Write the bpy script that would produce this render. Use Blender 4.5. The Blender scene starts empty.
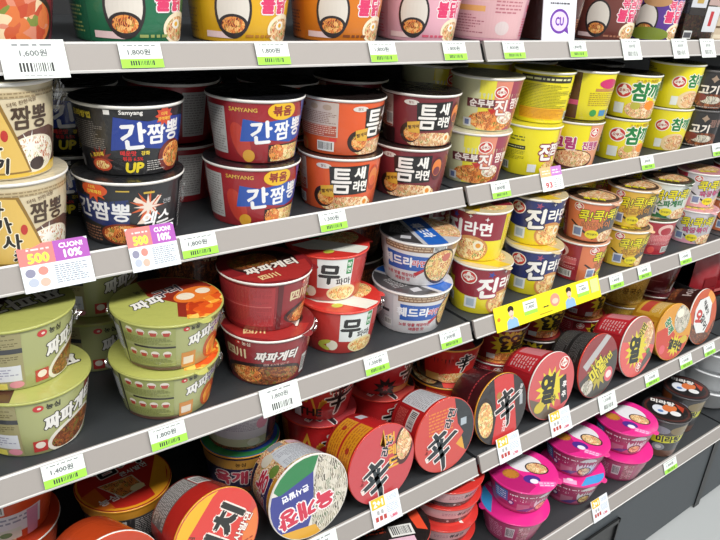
import bpy, bmesh, math, random
from mathutils import Vector, Matrix
random.seed(7)
S = bpy.context.scene
C = S.collection
R = math.radians
PI = math.pi

# ------------------------------------------------------------------ materials
_M = {}
def lin(h):
    h = h.lstrip('#')
    v = [int(h[i:i+2], 16)/255 for i in (0, 2, 4)]
    return tuple((c/12.92 if c <= .04045 else ((c+.055)/1.055)**2.4) for c in v) + (1,)
def setin(b, k, v):
    if k in b.inputs: b.inputs[k].default_value = v
def base_mat(name, rough=.4, coat=0.0, bump=0.0, bscale=60, metal=0.0, spec=.5):
    m = bpy.data.materials.new(name); m.use_nodes = True
    nt = m.node_tree; b = nt.nodes['Principled BSDF']
    setin(b, 'Roughness', rough); setin(b, 'Metallic', metal); setin(b, 'Specular IOR Level', spec)
    setin(b, 'Coat Weight', coat); setin(b, 'Coat Roughness', .08)
    if bump:
        tc = nt.nodes.new('ShaderNodeTexCoord'); n = nt.nodes.new('ShaderNodeTexNoise'); bp = nt.nodes.new('ShaderNodeBump')
        n.inputs['Scale'].default_value = bscale; n.inputs['Detail'].default_value = 3; n.inputs['Distortion'].default_value = 1.2
        bp.inputs['Strength'].default_value = bump; bp.inputs['Distance'].default_value = .004
        nt.links.new(tc.outputs['Object'], n.inputs['Vector']); nt.links.new(n.outputs[0], bp.inputs['Height'])
        nt.links.new(bp.outputs[0], b.inputs['Coat Normal']);
        if coat < .1: nt.links.new(bp.outputs[0], b.inputs['Normal'])
    return m, nt, b
def ink(h):
    """printed, film-wrapped cardboard of one colour"""
    if h in _M: return _M[h]
    m, nt, b = base_mat('print_' + h.lstrip('#'), .42, .9, .5, 42)
    setin(b, 'Base Color', lin(h)); _M[h] = m; return m
def solid(name, h, rough=.5, metal=0, coat=0, bump=0, bscale=60, spec=.5):
    if name in _M: return _M[name]
    m, nt, b = base_mat(name, rough, coat, bump, bscale, metal, spec); setin(b, 'Base Color', lin(h)); _M[name] = m; return m
def food(name, cols, scale=120, noodle=None):
    """photo of a dish: coloured chunks in a broth, with noodle strands"""
    if name in _M: return _M[name]
    m, nt, b = base_mat(name, .42, .9, .5, 42)
    tc = nt.nodes.new('ShaderNodeTexCoord')
    nz = nt.nodes.new('ShaderNodeTexNoise'); nz.inputs['Scale'].default_value = scale*.6
    mx = nt.nodes.new('ShaderNodeMixRGB'); mx.inputs[0].default_value = .02
    vo = nt.nodes.new('ShaderNodeTexVoronoi'); vo.inputs['Scale'].default_value = scale*1.45
    sep = nt.nodes.new('ShaderNodeSeparateColor'); rp = nt.nodes.new('ShaderNodeValToRGB')
    rp.color_ramp.interpolation = 'CONSTANT'
    e = rp.color_ramp.elements
    for i in range(len(cols)-2): e.new(0.5)
    for i, c in enumerate(cols): e[i].position = i/len(cols); e[i].color = lin(c)
    L = nt.links.new
    L(tc.outputs['Object'], nz.inputs['Vector']); L(tc.outputs['Object'], mx.inputs[1]); L(nz.outputs[1], mx.inputs[2])
    L(mx.outputs[0], vo.inputs['Vector']); L(vo.outputs['Color'], sep.inputs[0]); L(sep.outputs[0], rp.inputs[0])
    out = rp.outputs[0]
    if noodle:
        w = nt.nodes.new('ShaderNodeTexWave'); w.inputs['Scale'].default_value = scale*.95; w.inputs['Distortion'].default_value = 9
        w.inputs['Detail'].default_value = 1; w.inputs['Detail Scale'].default_value = 1.2
        gt = nt.nodes.new('ShaderNodeMath'); gt.operation = 'GREATER_THAN'; gt.inputs[1].default_value = .62
        m2 = nt.nodes.new('ShaderNodeMixRGB'); m2.inputs[2].default_value = lin(noodle)
        L(tc.outputs['Object'], w.inputs['Vector']); L(w.outputs['Fac'], gt.inputs[0]); L(gt.outputs[0], m2.inputs[0]); L(out, m2.inputs[1]); out = m2.outputs[0]
    L(out, b.inputs['Base Color'])
    _M[name] = m; return m
FOOD = {
 'F_red': (['#8e2b14', '#c24a1e', '#e08a3c', '#6e1c10', '#d86b2c', '#5d7a2c', '#efc27a'], 150, '#e59a4e'),
 'F_white': (['#e9e2cc', '#d9cfae', '#f3efe2', '#c98d5a', '#8c9a58', '#efe6d0', '#b5603c'], 150, '#f4efdf'),
 'F_brown': (['#4a2413', '#7a3b1b', '#2c140b', '#a35a2a', '#5c2c14', '#c27c3c', '#6d7a2e'], 190, '#8a4a22'),
 'F_yel': (['#e3b766', '#d98b3c', '#f2dfae', '#c9541f', '#e9cf8c', '#6c8a3a', '#b8431c'], 150, '#f0d593'),
 'F_bowl': (['#d9a066', '#c9602c', '#f0dfc0', '#b04a22', '#e2b884', '#7d8c3e', '#a33a1c'], 160, '#efcf9e'),
 'F_gray': (['#b8b0a0', '#8c8474', '#d0cabc', '#5c564c', '#c4bcaa', '#a09880', '#6d7a60'], 90, '#d8d2c4'),
 'F_dark': (['#3a1a12', '#6b2a1a', '#24100c', '#8c4428', '#4c2014', '#b06a3c', '#2c1a14'], 150, '#7c4a2c'),
 'F_gold': (['#c9a23c', '#b88a2a', '#d9b858', '#a87a22', '#c79a34', '#dcc06a', '#96701c'], 200, '#d8b64e'),
 'F_pink': (['#8c3044', '#b84a68', '#c98a9a', '#6c2032', '#d8a8b0', '#a03a54', '#7a2a3c'], 150, '#c07a8c'),
 'F_sea': (['#d8743c', '#e8a878', '#c04a2c', '#e8d0a8', '#d88a70', '#7d8a3c', '#c85a34'], 55, None),
 'F_flame': (['#d8531c', '#e8812a', '#f0a83c', '#b83a16', '#e06a20', '#f4c860', '#c84818'], 60, None),
}
def mat(k):
    if k[0] == '#': return ink(k)
    if k in FOOD: return food(k, *FOOD[k])
    return _M[k]

RIM = solid('rim_white', '#e4e2dc', .35, coat=.3)
solid('rim_black', '#1b1b1e', .35, coat=.3)
solid('rim_pink', '#dc2c88', .3, coat=.5)
solid('rim_red', '#d23a2a', .3, coat=.5)
solid('rim_olive', '#a9ac5e', .4, coat=.3)
solid('rim_gold', '#d99a2a', .35, coat=.4)
solid('rim_grey', '#5c5a5c', .35, coat=.3)

# ------------------------------------------------------------------ 2D art -> triangles
_txt = {}
def text2d(body):
    """glyph outlines of a text as 2D verts / faces and their bounds"""
    if body in _txt: return _txt[body]
    cu = bpy.data.curves.new('t', 'FONT'); cu.body = body; cu.resolution_u = 2; cu.fill_mode = 'FRONT'
    o = bpy.data.objects.new('t', cu); C.objects.link(o)
    dg = bpy.context.evaluated_depsgraph_get(); dg.update()
    me = bpy.data.meshes.new_from_object(o.evaluated_get(dg))
    v = [(p.co.x, p.co.y) for p in me.vertices]; f = [tuple(p.vertices) for p in me.polygons]
    bpy.data.objects.remove(o); bpy.data.curves.remove(cu); bpy.data.meshes.remove(me)
    xs = [p[0] for p in v] or [0, 1]; ys = [p[1] for p in v] or [0, 1]
    _txt[body] = (v, f, min(xs), max(xs), min(ys), max(ys))
    return _txt[body]
def ellipse(x, y, rx, ry, n=28, rot=0):
    c, s = math.cos(R(rot)), math.sin(R(rot))
    p = [(rx*math.cos(2*PI*i/n), ry*math.sin(2*PI*i/n)) for i in range(n)]
    return [(x+a*c-b*s, y+a*s+b*c) for a, b in p]
def star(x, y, r0, r1, n, rot=0):
    return [(x+(r0 if i % 2 else r1)*math.cos(PI*i/n+R(rot)), y+(r0 if i % 2 else r1)*math.sin(PI*i/n+R(rot))) for i in range(2*n)]
def expand(ops):
    """high level ops -> list of (verts2d, faces, material key); each entry is one ink layer"""
    out = []
    for op in ops:
        k = op[0]
        if k == 'r':
            _, x0, x1, y0, y1, m = op; out.append(([(x0, y0), (x1, y0), (x1, y1), (x0, y1)], [(0, 1, 2, 3)], m))
        elif k == 'p':
            out.append((list(op[1]), [tuple(range(len(op[1])))], op[2]))
        elif k == 'e':
            _, x, y, rx, ry, m = op[:6]; p = ellipse(x, y, rx, ry, rot=op[6] if len(op) > 6 else 0); out.append((p, [tuple(range(len(p)))], m))
        elif k == 'star':
            _, x, y, r0, r1, n, m = op; p = star(x, y, r0, r1, n); c = len(p)
            out.append((p+[(x, y)], [(i, (i+1) % c, c) for i in range(c)], m))
        elif k == 't':
            _, s, x, y, size, m = op[:6]; o = op[6] if len(op) > 6 else {}
            b = o.get('b', .016)+.012
            v0, f0, x0, x1, y0, y1 = text2d(s)
            sc = size/max(y1-y0, 1e-6); cx, cy = (x0+x1)/2, (y0+y1)/2
            rot = R(o.get('rot', 0)); sx = o.get('sx', 1.06); sh = o.get('sh', 0); q = []
            for a, c in v0:
                a, c = (a-cx)*sc*sx, (c-cy)*sc
                a += c*sh
                q.append((x+a*math.cos(rot)-c*math.sin(rot), y+a*math.sin(rot)+c*math.cos(rot)))
            if 'out' in o:
                d = (b+o.get('ow', .05))*sc; out.append((q, f0, o['out'], [(d*math.cos(PI*i/4), d*math.sin(PI*i/4)) for i in range(8)]))
            d = b*sc; out.append((q, f0, m, [(d, 0), (-d, 0), (0, d), (0, -d), (0, 0)] if size > .05 else [(d, 0), (-d, 0)]))
        elif k == 'brush':      # strokes [(x, y, half width), ...] in a unit square, placed / scaled / turned, with an outline colour
            _, strokes, x, y, size, m, oc, ow, rot = op; c, q = math.cos(R(rot)), math.sin(R(rot)); V = []; F = []
            for st in strokes:
                L_ = []; R_ = []
                for i, (a, b, w) in enumerate(st):
                    p0 = st[max(i-1, 0)]; p1 = st[min(i+1, len(st)-1)]; dx, dy = p1[0]-p0[0], p1[1]-p0[1]; n = math.hypot(dx, dy) or 1
                    L_.append((a-dy/n*w, b+dx/n*w)); R_.append((a+dy/n*w, b-dx/n*w))
                a0 = len(V); n = len(st)
                for a, b in L_+R_: V.append((x+size*(a*c-b*q), y+size*(a*q+b*c)))
                for i in range(n-1): F.append((a0+n+i, a0+n+i+1, a0+i+1, a0+i))
            out.append((V, F, oc, [(ow*math.cos(PI*i/5), ow*math.sin(PI*i/5)) for i in range(10)])); out.append((V, F, m))
        elif k == 'lines':
            _, x0, x1, y0, y1, n, m = op; n = int(n*1.4) if n > 2 else n; rng = random.Random(n*31+int(x0*100)); v = []; f = []
            dy = (y1-y0)/n
            for i in range(n):
                x = x0; yy = y1-(i+.5)*dy
                while x < x1-.01:
                    w = min(rng.uniform(.25, 1.1)*dy*1.6, x1-x); a = len(v)
                    v += [(x, yy-dy*.22), (x+w, yy-dy*.22), (x+w, yy+dy*.22), (x, yy+dy*.22)]; f.append((a, a+1, a+2, a+3)); x += w+dy*.35
                    if x > x1-.3*(x1-x0) and rng.random() < .12: break
            out.append((v, f, m))
        elif k == 'bar':
            _, x0, x1, y0, y1 = op[:5]; rng = random.Random(5); v = []; f = []
            out.append(([(x0, y0), (x1, y0), (x1, y1), (x0, y1)], [(0, 1, 2, 3)], op[5] if len(op) > 5 else '#dcdcd8'))
            W = x1-x0; x = x0+W*.08
            while x < x1-W*.1:
                w = W*rng.choice([.02, .03, .05]); a = len(v)
                v += [(x, y0+(y1-y0)*.15), (x+w, y0+(y1-y0)*.15), (x+w, y1-(y1-y0)*.12), (x, y1-(y1-y0)*.12)]; f.append((a, a+1, a+2, a+3)); x += w+W*rng.choice([.02, .03, .04])
            out.append((v, f, '#3a3a3c'))
    return out
def refine(v, f, step, clip=None, sh=None):
    """cut the 2D mesh with vertical lines every `step`, triangulate, optional clip to a circle; copies of a bold glyph get a hair of height each"""
    bm = bmesh.new()
    sh = sh or [(0, 0)]
    for i, (dx, dy) in enumerate(sh):
        vs = [bm.verts.new((a+dx, b+dy, i*1e-5)) for a, b in v]
        for q in f:
            if len(set(q)) >= 3:
                try: bm.faces.new([vs[i] for i in q])
                except ValueError: pass
    v = [(p.co.x, p.co.y) for p in bm.verts]
    if step:
        bmesh.ops.triangulate(bm, faces=[q for q in bm.faces if len(q.verts) > 4])
        x0 = min(a for a, b in v); x1 = max(a for a, b in v)
        n = math.floor(x0/step)+1
        while n*step < x1:
            bmesh.ops.bisect_plane(bm, geom=bm.verts[:]+bm.edges[:]+bm.faces[:], plane_co=(n*step, 0, 0), plane_no=(1, 0, 0), dist=1e-6); n += 1
    if clip and max(a*a+b*b for a, b in v) > clip*clip:
        for i in range(28):
            a = 2*PI*i/28; d = clip*math.cos(PI/28)
            bmesh.ops.bisect_plane(bm, geom=bm.verts[:]+bm.edges[:]+bm.faces[:], plane_co=(d*math.cos(a), d*math.sin(a), 0), plane_no=(math.cos(a), math.sin(a), 0), clear_outer=True, dist=1e-6)
    bmesh.ops.triangulate(bm, faces=[q for q in bm.faces if len(q.verts) > 4])
    bm.normal_update()
    bm.verts.index_update()
    V = [(p.co.x, p.co.y, p.co.z) for p in bm.verts]
    F = [[w.index for w in q.verts] if q.normal.z > 0 else [w.index for w in reversed(q.verts)] for q in bm.faces]
    bm.free(); return V, F

class MB:
    """collects geometry of one mesh object with several materials"""
    def __init__(s): s.v = []; s.f = []; s.mi = []; s.ms = []; s.sm = []
    def m(s, k):
        x = mat(k) if isinstance(k, str) else k
        if x not in s.ms: s.ms.append(x)
        return s.ms.index(x)
    def add(s, v, f, k, smooth=False):
        a = len(s.v); i = s.m(k); s.v += v
        for q in f: s.f.append([a+j for j in q]); s.mi.append(i); s.sm.append(smooth)
    def box(s, x0, x1, y0, y1, z0, z1, k):
        v = [(x, y, z) for z in (z0, z1) for y in (y0, y1) for x in (x0, x1)]
        s.add(v, [(0, 2, 3, 1), (4, 5, 7, 6), (0, 1, 5, 4), (2, 6, 7, 3), (0, 4, 6, 2), (1, 3, 7, 5)], k)
    def prism(s, poly, x0, x1, k):
        """(y,z) polygon extruded along X"""
        n = len(poly); v = [(x0, y, z) for y, z in poly]+[(x1, y, z) for y, z in poly]
        s.add(v, [tuple(range(n)), tuple(range(2*n-1, n-1, -1))]+[(i, i+n, (i+1) % n+n, (i+1) % n) for i in range(n)], k)
    def lathe(s, prof, k, n=56, smooth=True, cap0=False, cap1=False):
        v = []; f = []
        for r, z in prof: v += [(r*math.cos(2*PI*i/n), r*math.sin(2*PI*i/n), z) for i in range(n)]
        for j in range(len(prof)-1):
            for i in range(n):
                a = j*n+i; b = j*n+(i+1) % n; f.append((a, b, b+n, a+n))
        if cap0: f.append(tuple(range(n-1, -1, -1)))
        if cap1: f.append(tuple((len(prof)-1)*n+i for i in range(n)))
        s.add(v, f, k, smooth)
    def build(s, name, parent=None):
        me = bpy.data.meshes.new(name); me.from_pydata(s.v, [], s.f)
        for m_ in s.ms: me.materials.append(m_)
        me.polygons.foreach_set('material_index', s.mi); me.polygons.foreach_set('use_smooth', s.sm); me.update()
        o = bpy.data.objects.new(name, me); C.objects.link(o)
        if parent: o.parent = parent
        return o
def tag(o, label=None, cat=None, group=None, kind=None):
    for k, v in (('label', label), ('category', cat), ('group', group), ('kind', kind)):
        if v: o[k] = v
    return o
def empty(name):
    o = bpy.data.objects.new(name, None); o.empty_display_size = .05; C.objects.link(o); return o
def dup(root):
    r = root.copy(); C.objects.link(r)
    for ch in root.children:
        c = ch.copy(); C.objects.link(c); c.parent = r
        for g in ch.children:
            d = g.copy(); C.objects.link(d); d.parent = c
    return r

# ------------------------------------------------------------------ cups
def wrap(mb, ops, rt, rb, h, z0=.0, z1=1.0):
    """lay flat art (units of the cup height, x = 0 at the front) around the cone"""
    rm = (rt+rb)/2; step = .085*rm/h
    for li, (v, f, k, *sh) in enumerate(expand(ops)):
        V, F = refine(v, f, step, None, sh[0] if sh else None); off = .0003+li*.000025; P = []
        for F_ in F:                                  # every face lies in one facet between two cuts: keep it flat there
            cx = sum(V[i][0] for i in F_)/len(F_); am = (math.floor(cx/step)+.5)*step*h/rm; q = []
            for i in F_:
                x, y, z = V[i]; y = min(max(y, .015), .965); a = x*h/rm
                r = (rb+(rt-rb)*y*.965+off+z*.2)*math.cos(step*h/rm/2)/math.cos(a-am)
                q.append(len(P)); P.append((r*math.cos(a-PI/2), r*math.sin(a-PI/2), y*h))
            F_[:] = q
        mb.add(P, F, k)
def lidart(mb, ops, r, z):
    for li, (v, f, k, *sh) in enumerate(expand(ops)):
        V, F = refine(v, f, None, .985, sh[0] if sh else None); zz = z+.00012+li*.000025
        mb.add([(x*r, y*r, zz+t*.2) for x, y, t in V], F, k)
def cup(name, dims, wall, art, lid='#17171a', lart=(), rim='rim_white', tab=None, lname='lid'):
    rt, rb, h = dims
    root = empty(name)
    mb = MB()
    w = lambda z: rb+(rt-rb)*z/h
    mb.lathe([(rb-.006, .004), (rb-.004, 0), (rb-.0008, 0), (rb, .0012), (w(h*.35), h*.35), (w(h*.7), h*.7), (w(h-.005)-.001, h-.005)], wall, cap0=True)
    rr = w(h-.005)-.001
    mb.lathe([(rr, h-.005), (rt-.0002, h-.0046), (rt+.0012, h-.0032), (rt+.0014, h-.0018), (rt+.0008, h-.0004), (rt-.002, h-.0002)], rim)
    wrap(mb, art, rt, rb, h)
    mb.build('cup_body', root)
    lb = MB(); R1 = rt+.0008
    lb.lathe([(R1, h-.0003), (R1, h+.0004)], lid if not rim.startswith('rim_p') else rim, smooth=False, cap0=True, cap1=True)
    lidart(lb, lart, R1, h+.0004)
    if tab is not None:
        a = R(tab); d = (math.cos(a), math.sin(a)); p = (-d[1], d[0])
        q = [(R1-.006, -.013), (R1+.007, -.008), (R1+.009, 0), (R1+.007, .008), (R1-.006, .013)]
        lb.add([(x*d[0]+y*p[0], x*d[1]+y*p[1], h+.00046-(max(0, x-R1))*.35) for x, y in q], [(0, 1, 2, 3, 4)], lid)
    lb.build(lname, root)
    return root

def panel(x, y0=.12, y1=.9, w=.55, bg='#c9c6bf', fg='#55504e', n=9, bar=True):
    o = [('r', x-w/2, x+w/2, y0, y1, bg), ('lines', x-w/2+.03, x+w/2-.03, y0+(.2 if bar else .03), y1-.03, n, fg)]
    if bar: o.append(('bar', x-w*.3, x+w*.38, y0+.03, y0+.17))
    return o
def logo_o(x, y, r=.1):       # white framed red emblem
    return [('e', x, y, r*1.15, r, '#efe9e0'), ('e', x, y, r, r*.86, '#c8332f'), ('e', x, y, r*.8, r*.42, '#efe9e0'), ('e', x, y+r*.1, r*.35, r*.7, '#efe9e0'), ('t', '오뚜기', x, y, r*.42, '#b02a2a', {'b': .03})]
def logo_n(x, y, r=.05, c='#2c2a26'):   # red drop and maker's name
    return [('e', x, y, r*1.2, r, '#c22a2c'), ('e', x+r*.2, y, r*.45, r*.35, '#e8d8c8'), ('t', '농심', x+r*3.4, y, r*1.7, c)]
def bowlart(x, y, rx, ry, f, rim='#2a2220', rot=0):
    return [('e', x, y, rx, ry, rim, rot), ('e', x, y, rx*.9, ry*.88, f, rot)]
T = lambda s, x, y, z, c, **o: ('t', s, x, y, z, c, o)

KIND = {}
def kind(key, desc, name, dims, *a, **k): KIND[key] = dict(desc=desc, name=name, dims=dims, a=a, k=k)

# ---- second shelf
kind('naga', 'beige paper noodle cup with gold calligraphy panel', 'noodle_cup', (.068, .057, .1075), '#cdbf9f', [
 ('r', -2, 2, .84, .9, '#b9a781'), ('lines', -2, 2, .835, .905, 2, '#8d7a58'), ('r', -2, 2, .02, .12, '#d6b23c'),
 ('p', [(-.04, .4), (.2, .5), (.5, .52), (.66, .46), (.66, .12), (-.04, .12)], '#5e4036'), ('e', .27, .25, .33, .2, '#e8dfc8'), ('e', .27, .26, .3, .17, 'F_white'),
 ('star', .22, .34, .04, .17, 9, '#efece4'), ('e', .3, .14, .1, .07, '#3a2a24'), ('e', .1, .12, .08, .05, '#a8a85a'),
 ('p', [(-.75, .06), (.22, .06), (-.06, .84), (-.7, .9)], '#8a6a2a'), ('p', [(-.73, .08), (.19, .08), (-.09, .82), (-.68, .88)], '#d8b45c'),
 T('나', -.3, .72, .19, '#1c1714', out='#efe6cc', rot=-8, b=.02), T('가', -.24, .53, .18, '#1c1714', out='#efe6cc', rot=8, b=.02), T('사', -.17, .33, .19, '#1c1714', out='#efe6cc', b=.02), T('키', -.1, .16, .16, '#1c1714', out='#efe6cc', rot=-8, b=.04),
 ('e', -.04, .47, .035, .06, '#b8322a'), T('짬뽕', .24, .64, .23, '#43301f', b=.012, sx=.9), T('더욱 진한국물', .16, .8, .045, '#6a533a', rot=10)]
 + panel(1.2, .1, .8, .6, '#d8cfba'), '#cfc6ae', rim='rim_white')
kind('up', 'black wide noodle cup with blue flag and yellow lettering', 'noodle_cup', (.07, .0578, .0895), '#1f1f22', [
 ('t', 'Samyang', -.08, .9, .075, '#e6e4e0', {}), ('r', -.42, -.34, .87, .935, '#e6e4e0'),
 ('p', [(-.3, .84), (.14, .78), (.5, .82), (.9, .78), (.84, .4), (.4, .36), (0, .42), (-.38, .36)], '#1e3a90'),
 T('간', -.06, .58, .36, '#e9e9ea', b=.022, sx=.95, rot=4), T('짬', .26, .6, .28, '#e9e9ea', b=.015, sx=1), T('뽕', .55, .62, .28, '#e9e9ea', b=.015, sx=1),
 ('star', .38, .84, .1, .15, 10, '#c8411f'), T('더욱', .38, .87, .05, '#f0d048'), T('강력해진', .38, .8, .05, '#f0d048'),
 T('매운맛', -.14, .33, .07, '#cf2a2a', b=.03), T('강화', .1, .33, .06, '#e4c83a', b=.03), T('볶음 6.5%', -.08, .25, .06, '#cf2a2a'),
 T('UP', -.06, .12, .14, '#e6cf2c', b=.04, sh=.15),
 ('e', .56, .24, .26, .24, '#6d1d12'), ('e', .6, .25, .22, .19, 'F_red'), ('lines', .12, .4, .06, .22, 4, '#b9b5b0'),
 T('조리방법', -.8, .84, .09, '#d6c23a', b=.03), ('lines', -.95, -.45, .36, .76, 10, '#77726e'), ('star', -.55, .22, .1, .2, 12, '#7c2418'), ('e', -.55, .14, .16, .09, '#b9472a'), ('e', -.55, .14, .12, .06, 'F_yel'), ('t', '1. 조리예', -.62, .28, .06, '#e0c23c', {'rot': 12}), ('e', -.98, .14, .06, .09, '#8f8d8c')], '#17171a')
kind('exx', 'dark grey wide noodle cup with chopsticks picture', 'noodle_cup', (.07, .0578, .0895), '#232427', [
 ('p', [(-.78, .76), (-.2, .7), (.1, .74), (.1, .36), (-.3, .32), (-.78, .42)], '#202f66'),
 T('간짬뽕', -.3, .55, .27, '#e8e8ea', b=.015, rot=-2), ('e', -.36, .86, .2, .1, '#d8521f'), ('star', -.36, .86, .1, .2, 9, '#d8521f'), T('더욱', -.38, .9, .05, '#f0d048'), T('강력해진', -.36, .83, .055, '#f0d048'),
 ('p', [(.2, .36), (.5, .78), (.56, .76), (.3, .36)], '#e6d4c4'), ('p', [(.16, .72), (.46, .52), (.48, .58), (.2, .78)], '#e6d4c4'), ('star', .36, .62, .08, .26, 9, '#c95a2c'), ('star', .36, .62, .06, .2, 8, '#e3d5c8'),
 T('엑스', .5, .42, .22, '#efefef', b=.02, sh=.3, rot=4), ('r', .3, .86, .3, .32, '#efefef'), T('간편', .66, .66, .07, '#a8a8aa'),
 ('e', 0, .2, .34, .17, '#7c3018'), ('e', 0, .2, .3, .14, 'F_red'), ('e', .55, .18, .2, .1, '#8a7420'), ('lines', -.7, -.35, .06, .3, 4, '#9a6a50'), ('r', .3, .45, .82, .85, '#c8a840'), ('r', -.05, .12, .86, .88, '#c8a840')] + panel(1.2, .1, .9, .5, '#2c2c30', '#b4b2b0', 10, True), '#1b1c1e')
kind('gan', 'red wide noodle cup with blue flag and yellow oval', 'noodle_cup', (.07, .0578, .0895), '#9a2028', [
 ('p', [(.5, .965), (1.1, .965), (1.1, .02), (.62, .02), (.66, .5)], '#3b4a9a'), T('SAMYANG', -.5, .84, .06, '#d8ae4a'),
 ('e', -.55, .35, .14, .3, '#b8382a', 20),
 ('p', [(-.5, .7), (-.2, .66), (.3, .72), (.66, .68), (.66, .38), (.3, .32), (-.1, .38), (-.56, .34)], '#2450a8'),
 T('간', -.22, .5, .34, '#ececec', b=.022, sx=1, rot=5), T('짬', .12, .52, .28, '#ececec', b=.015, sx=1, rot=4), T('뽕', .43, .56, .28, '#ececec', b=.015, sx=.95, rot=4),
 ('e', .1, .83, .24, .14, '#e3b41c'), T('볶음', .1, .83, .15, '#8c2a1c', b=.03), ('r', -.1, .62, .02, .3, '#2a1512'), ('r', -.05, .6, .03, .28, 'F_yel'), ('e', .05, .17, .14, .13, 'F_red'), ('e', -.42, .12, .1, .1, '#d09a30')]
 + panel(-1.0, .12, .86, .42, '#b7b6b4', '#8a8684', 12, False) + [('lines', -1.5, -1.25, .1, .8, 12, '#7c1c20')], '#16161a')
def teum(w, w2): return [
 ('e', -.42, .84, .14, .05, '#d9d4cc'), T('팔도', -.42, .84, .05, '#7a2a24'), ('e', .05, .12, .55, .16, 'F_bowl'), ('e', -.42, .26, .2, .2, '#2c1a14'), ('e', -.38, .25, .16, .15, 'F_red'), ('e', .42, .16, .1, .1, '#f0e4c0'), ('e', .42, .16, .05, .05, '#e08a2a'),
 ('p', [(-.28, .3), (.44, .34), (.42, .88), (-.32, .84)], '#1a1718'), T('틈', -.09, .58, .46, '#eeeae4', b=.004, sx=.8), T('새', .24, .73, .22, '#eeeae4', b=.035), T('라면', .27, .48, .2, '#eeeae4', b=.025, sx=.75),
 ('p', [(-.46, .28), (-.22, .26), (-.24, .5), (-.48, .46)], '#d8a83a'), T('빨계떡', -.35, .38, .07, '#4a2414', rot=10), ('e', .58, .6, .15, .24, w2), ('e', .58, .62, .12, .17, '#dd7a34'), ('e', .58, .55, .09, .09, w)] + [
 ('r', -1.75, -.8, .32, .93, '#c2b2a8'), ('lines', -1.72, -.83, .55, .76, 5, '#8a6a60'), ('r', -1.72, -.83, .33, .52, '#b0503a'), ('lines', -1.72, -.83, .34, .52, 4, '#d8b8a8'), ('e', -1.55, .84, .08, .05, '#8a4a3a'), ('e', -1.25, .84, .08, .05, '#b09a86'), ('e', -1, .84, .08, .05, '#b09a86'), ('bar', -1.2, -.86, .06, .24), ('e', -1.58, .12, .12, .12, '#c88a4a'), ('e', -1.58, .1, .08, .08, w), ('r', -.95, -.82, .24, .3, '#d8362e')]
kind('teumo', 'orange wide noodle cup with black square lettering', 'noodle_cup', (.067, .0578, .0855), '#d9592a', teum('#d9592a', '#b83e18'), '#241a18')
kind('teumm', 'maroon wide noodle cup with black square lettering', 'noodle_cup', (.067, .0578, .0855), '#74262f', teum('#74262f', '#54161c') + [('r', -1.75, -.75, .02, .3, '#2a1416'), ('bar', -1.0, -.8, .36, .6)], '#241a18')
kind('sun', 'pale green noodle cup with yellow and maroon stripes', 'noodle_cup', (.066, .052, .095), '#cfd2a6', [
 ('r', -.3, -.02, .02, .965, '#e4da3a'), ('r', -.02, .3, .02, .965, '#dd8a72'), ('r', .3, .62, .02, .965, '#9a3a50'), ('r', .62, .8, .02, .965, '#d88a78')] + logo_o(.1, .74, .12) + [
 ('e', .02, .2, .5, .19, 'F_red'), ('e', .3, .26, .2, .12, 'F_white'), ('p', [(-.02, .32), (.1, .45), (-.12, .42)], '#c22a20'),
 ('r', -.52, .02, .44, .6, '#6b3a3c'), T('순두부', -.24, .52, .14, '#f0e8e0', b=.03), T('진', .14, .46, .28, '#f2eae2', out='#a02c3c', b=.02, ow=.04), T('짬뽕', .52, .53, .2, '#f2eae2', out='#a02c3c', b=.01, ow=.04, sx=.9), ('r', -.6, -.42, .06, .22, '#d8dce0'), ('r', -.56, -.46, .09, .19, '#6a7aa8')]
 + [('r', -1.25, -.9, .3, .62, '#7a4a3c'), ('lines', -1.22, -.93, .32, .6, 5, '#d0c0a0'), ('bar', -1.2, -.95, .12, .26)], '#d8d2b4')
JR = [('bar', -1.1, -.75, .08, .24)]
kind('jinj', 'yellow noodle cup with red edged lettering', 'noodle_cup', (.0585, .0495, .0975), '#e6d91e', [
 ('r', .3, .6, .02, .965, '#e0a08a'), ('r', .6, .85, .02, .965, '#b0485a'), ('e', .3, .16, .34, .17, 'F_yel'), T('진', .02, .5, .32, '#f0eee8', out='#8a1c34', b=.035, ow=.07), T('짬뽕', .36, .55, .24, '#f0eee8', out='#8a1c34', b=.02, ow=.07), ('r', -.32, -.14, .08, .24, '#dfe2e4')]
 + [('lines', -1.0, -.45, .68, .8, 2, '#6a7020'), ('r', -1.05, -.42, .52, .6, '#2c2a1c'), ('lines', -1.02, -.45, .54, .58, 1, '#d8d8a0'), ('lines', -1.05, -.42, .3, .5, 5, '#8a8420')] + JR
 + [('r', 1.3, 2.35, .8, .92, '#2e2b1e'), ('lines', 1.34, 2.3, .82, .9, 1, '#d8d8a0'), ('lines', 1.3, 2.35, .3, .76, 12, '#7d7718'), ('r', 1.3, 2.35, .08, .3, '#e3a81c'), ('lines', 1.3, 2.35, .1, .28, 5, '#b0641a')], '#d8cf3a')
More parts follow.
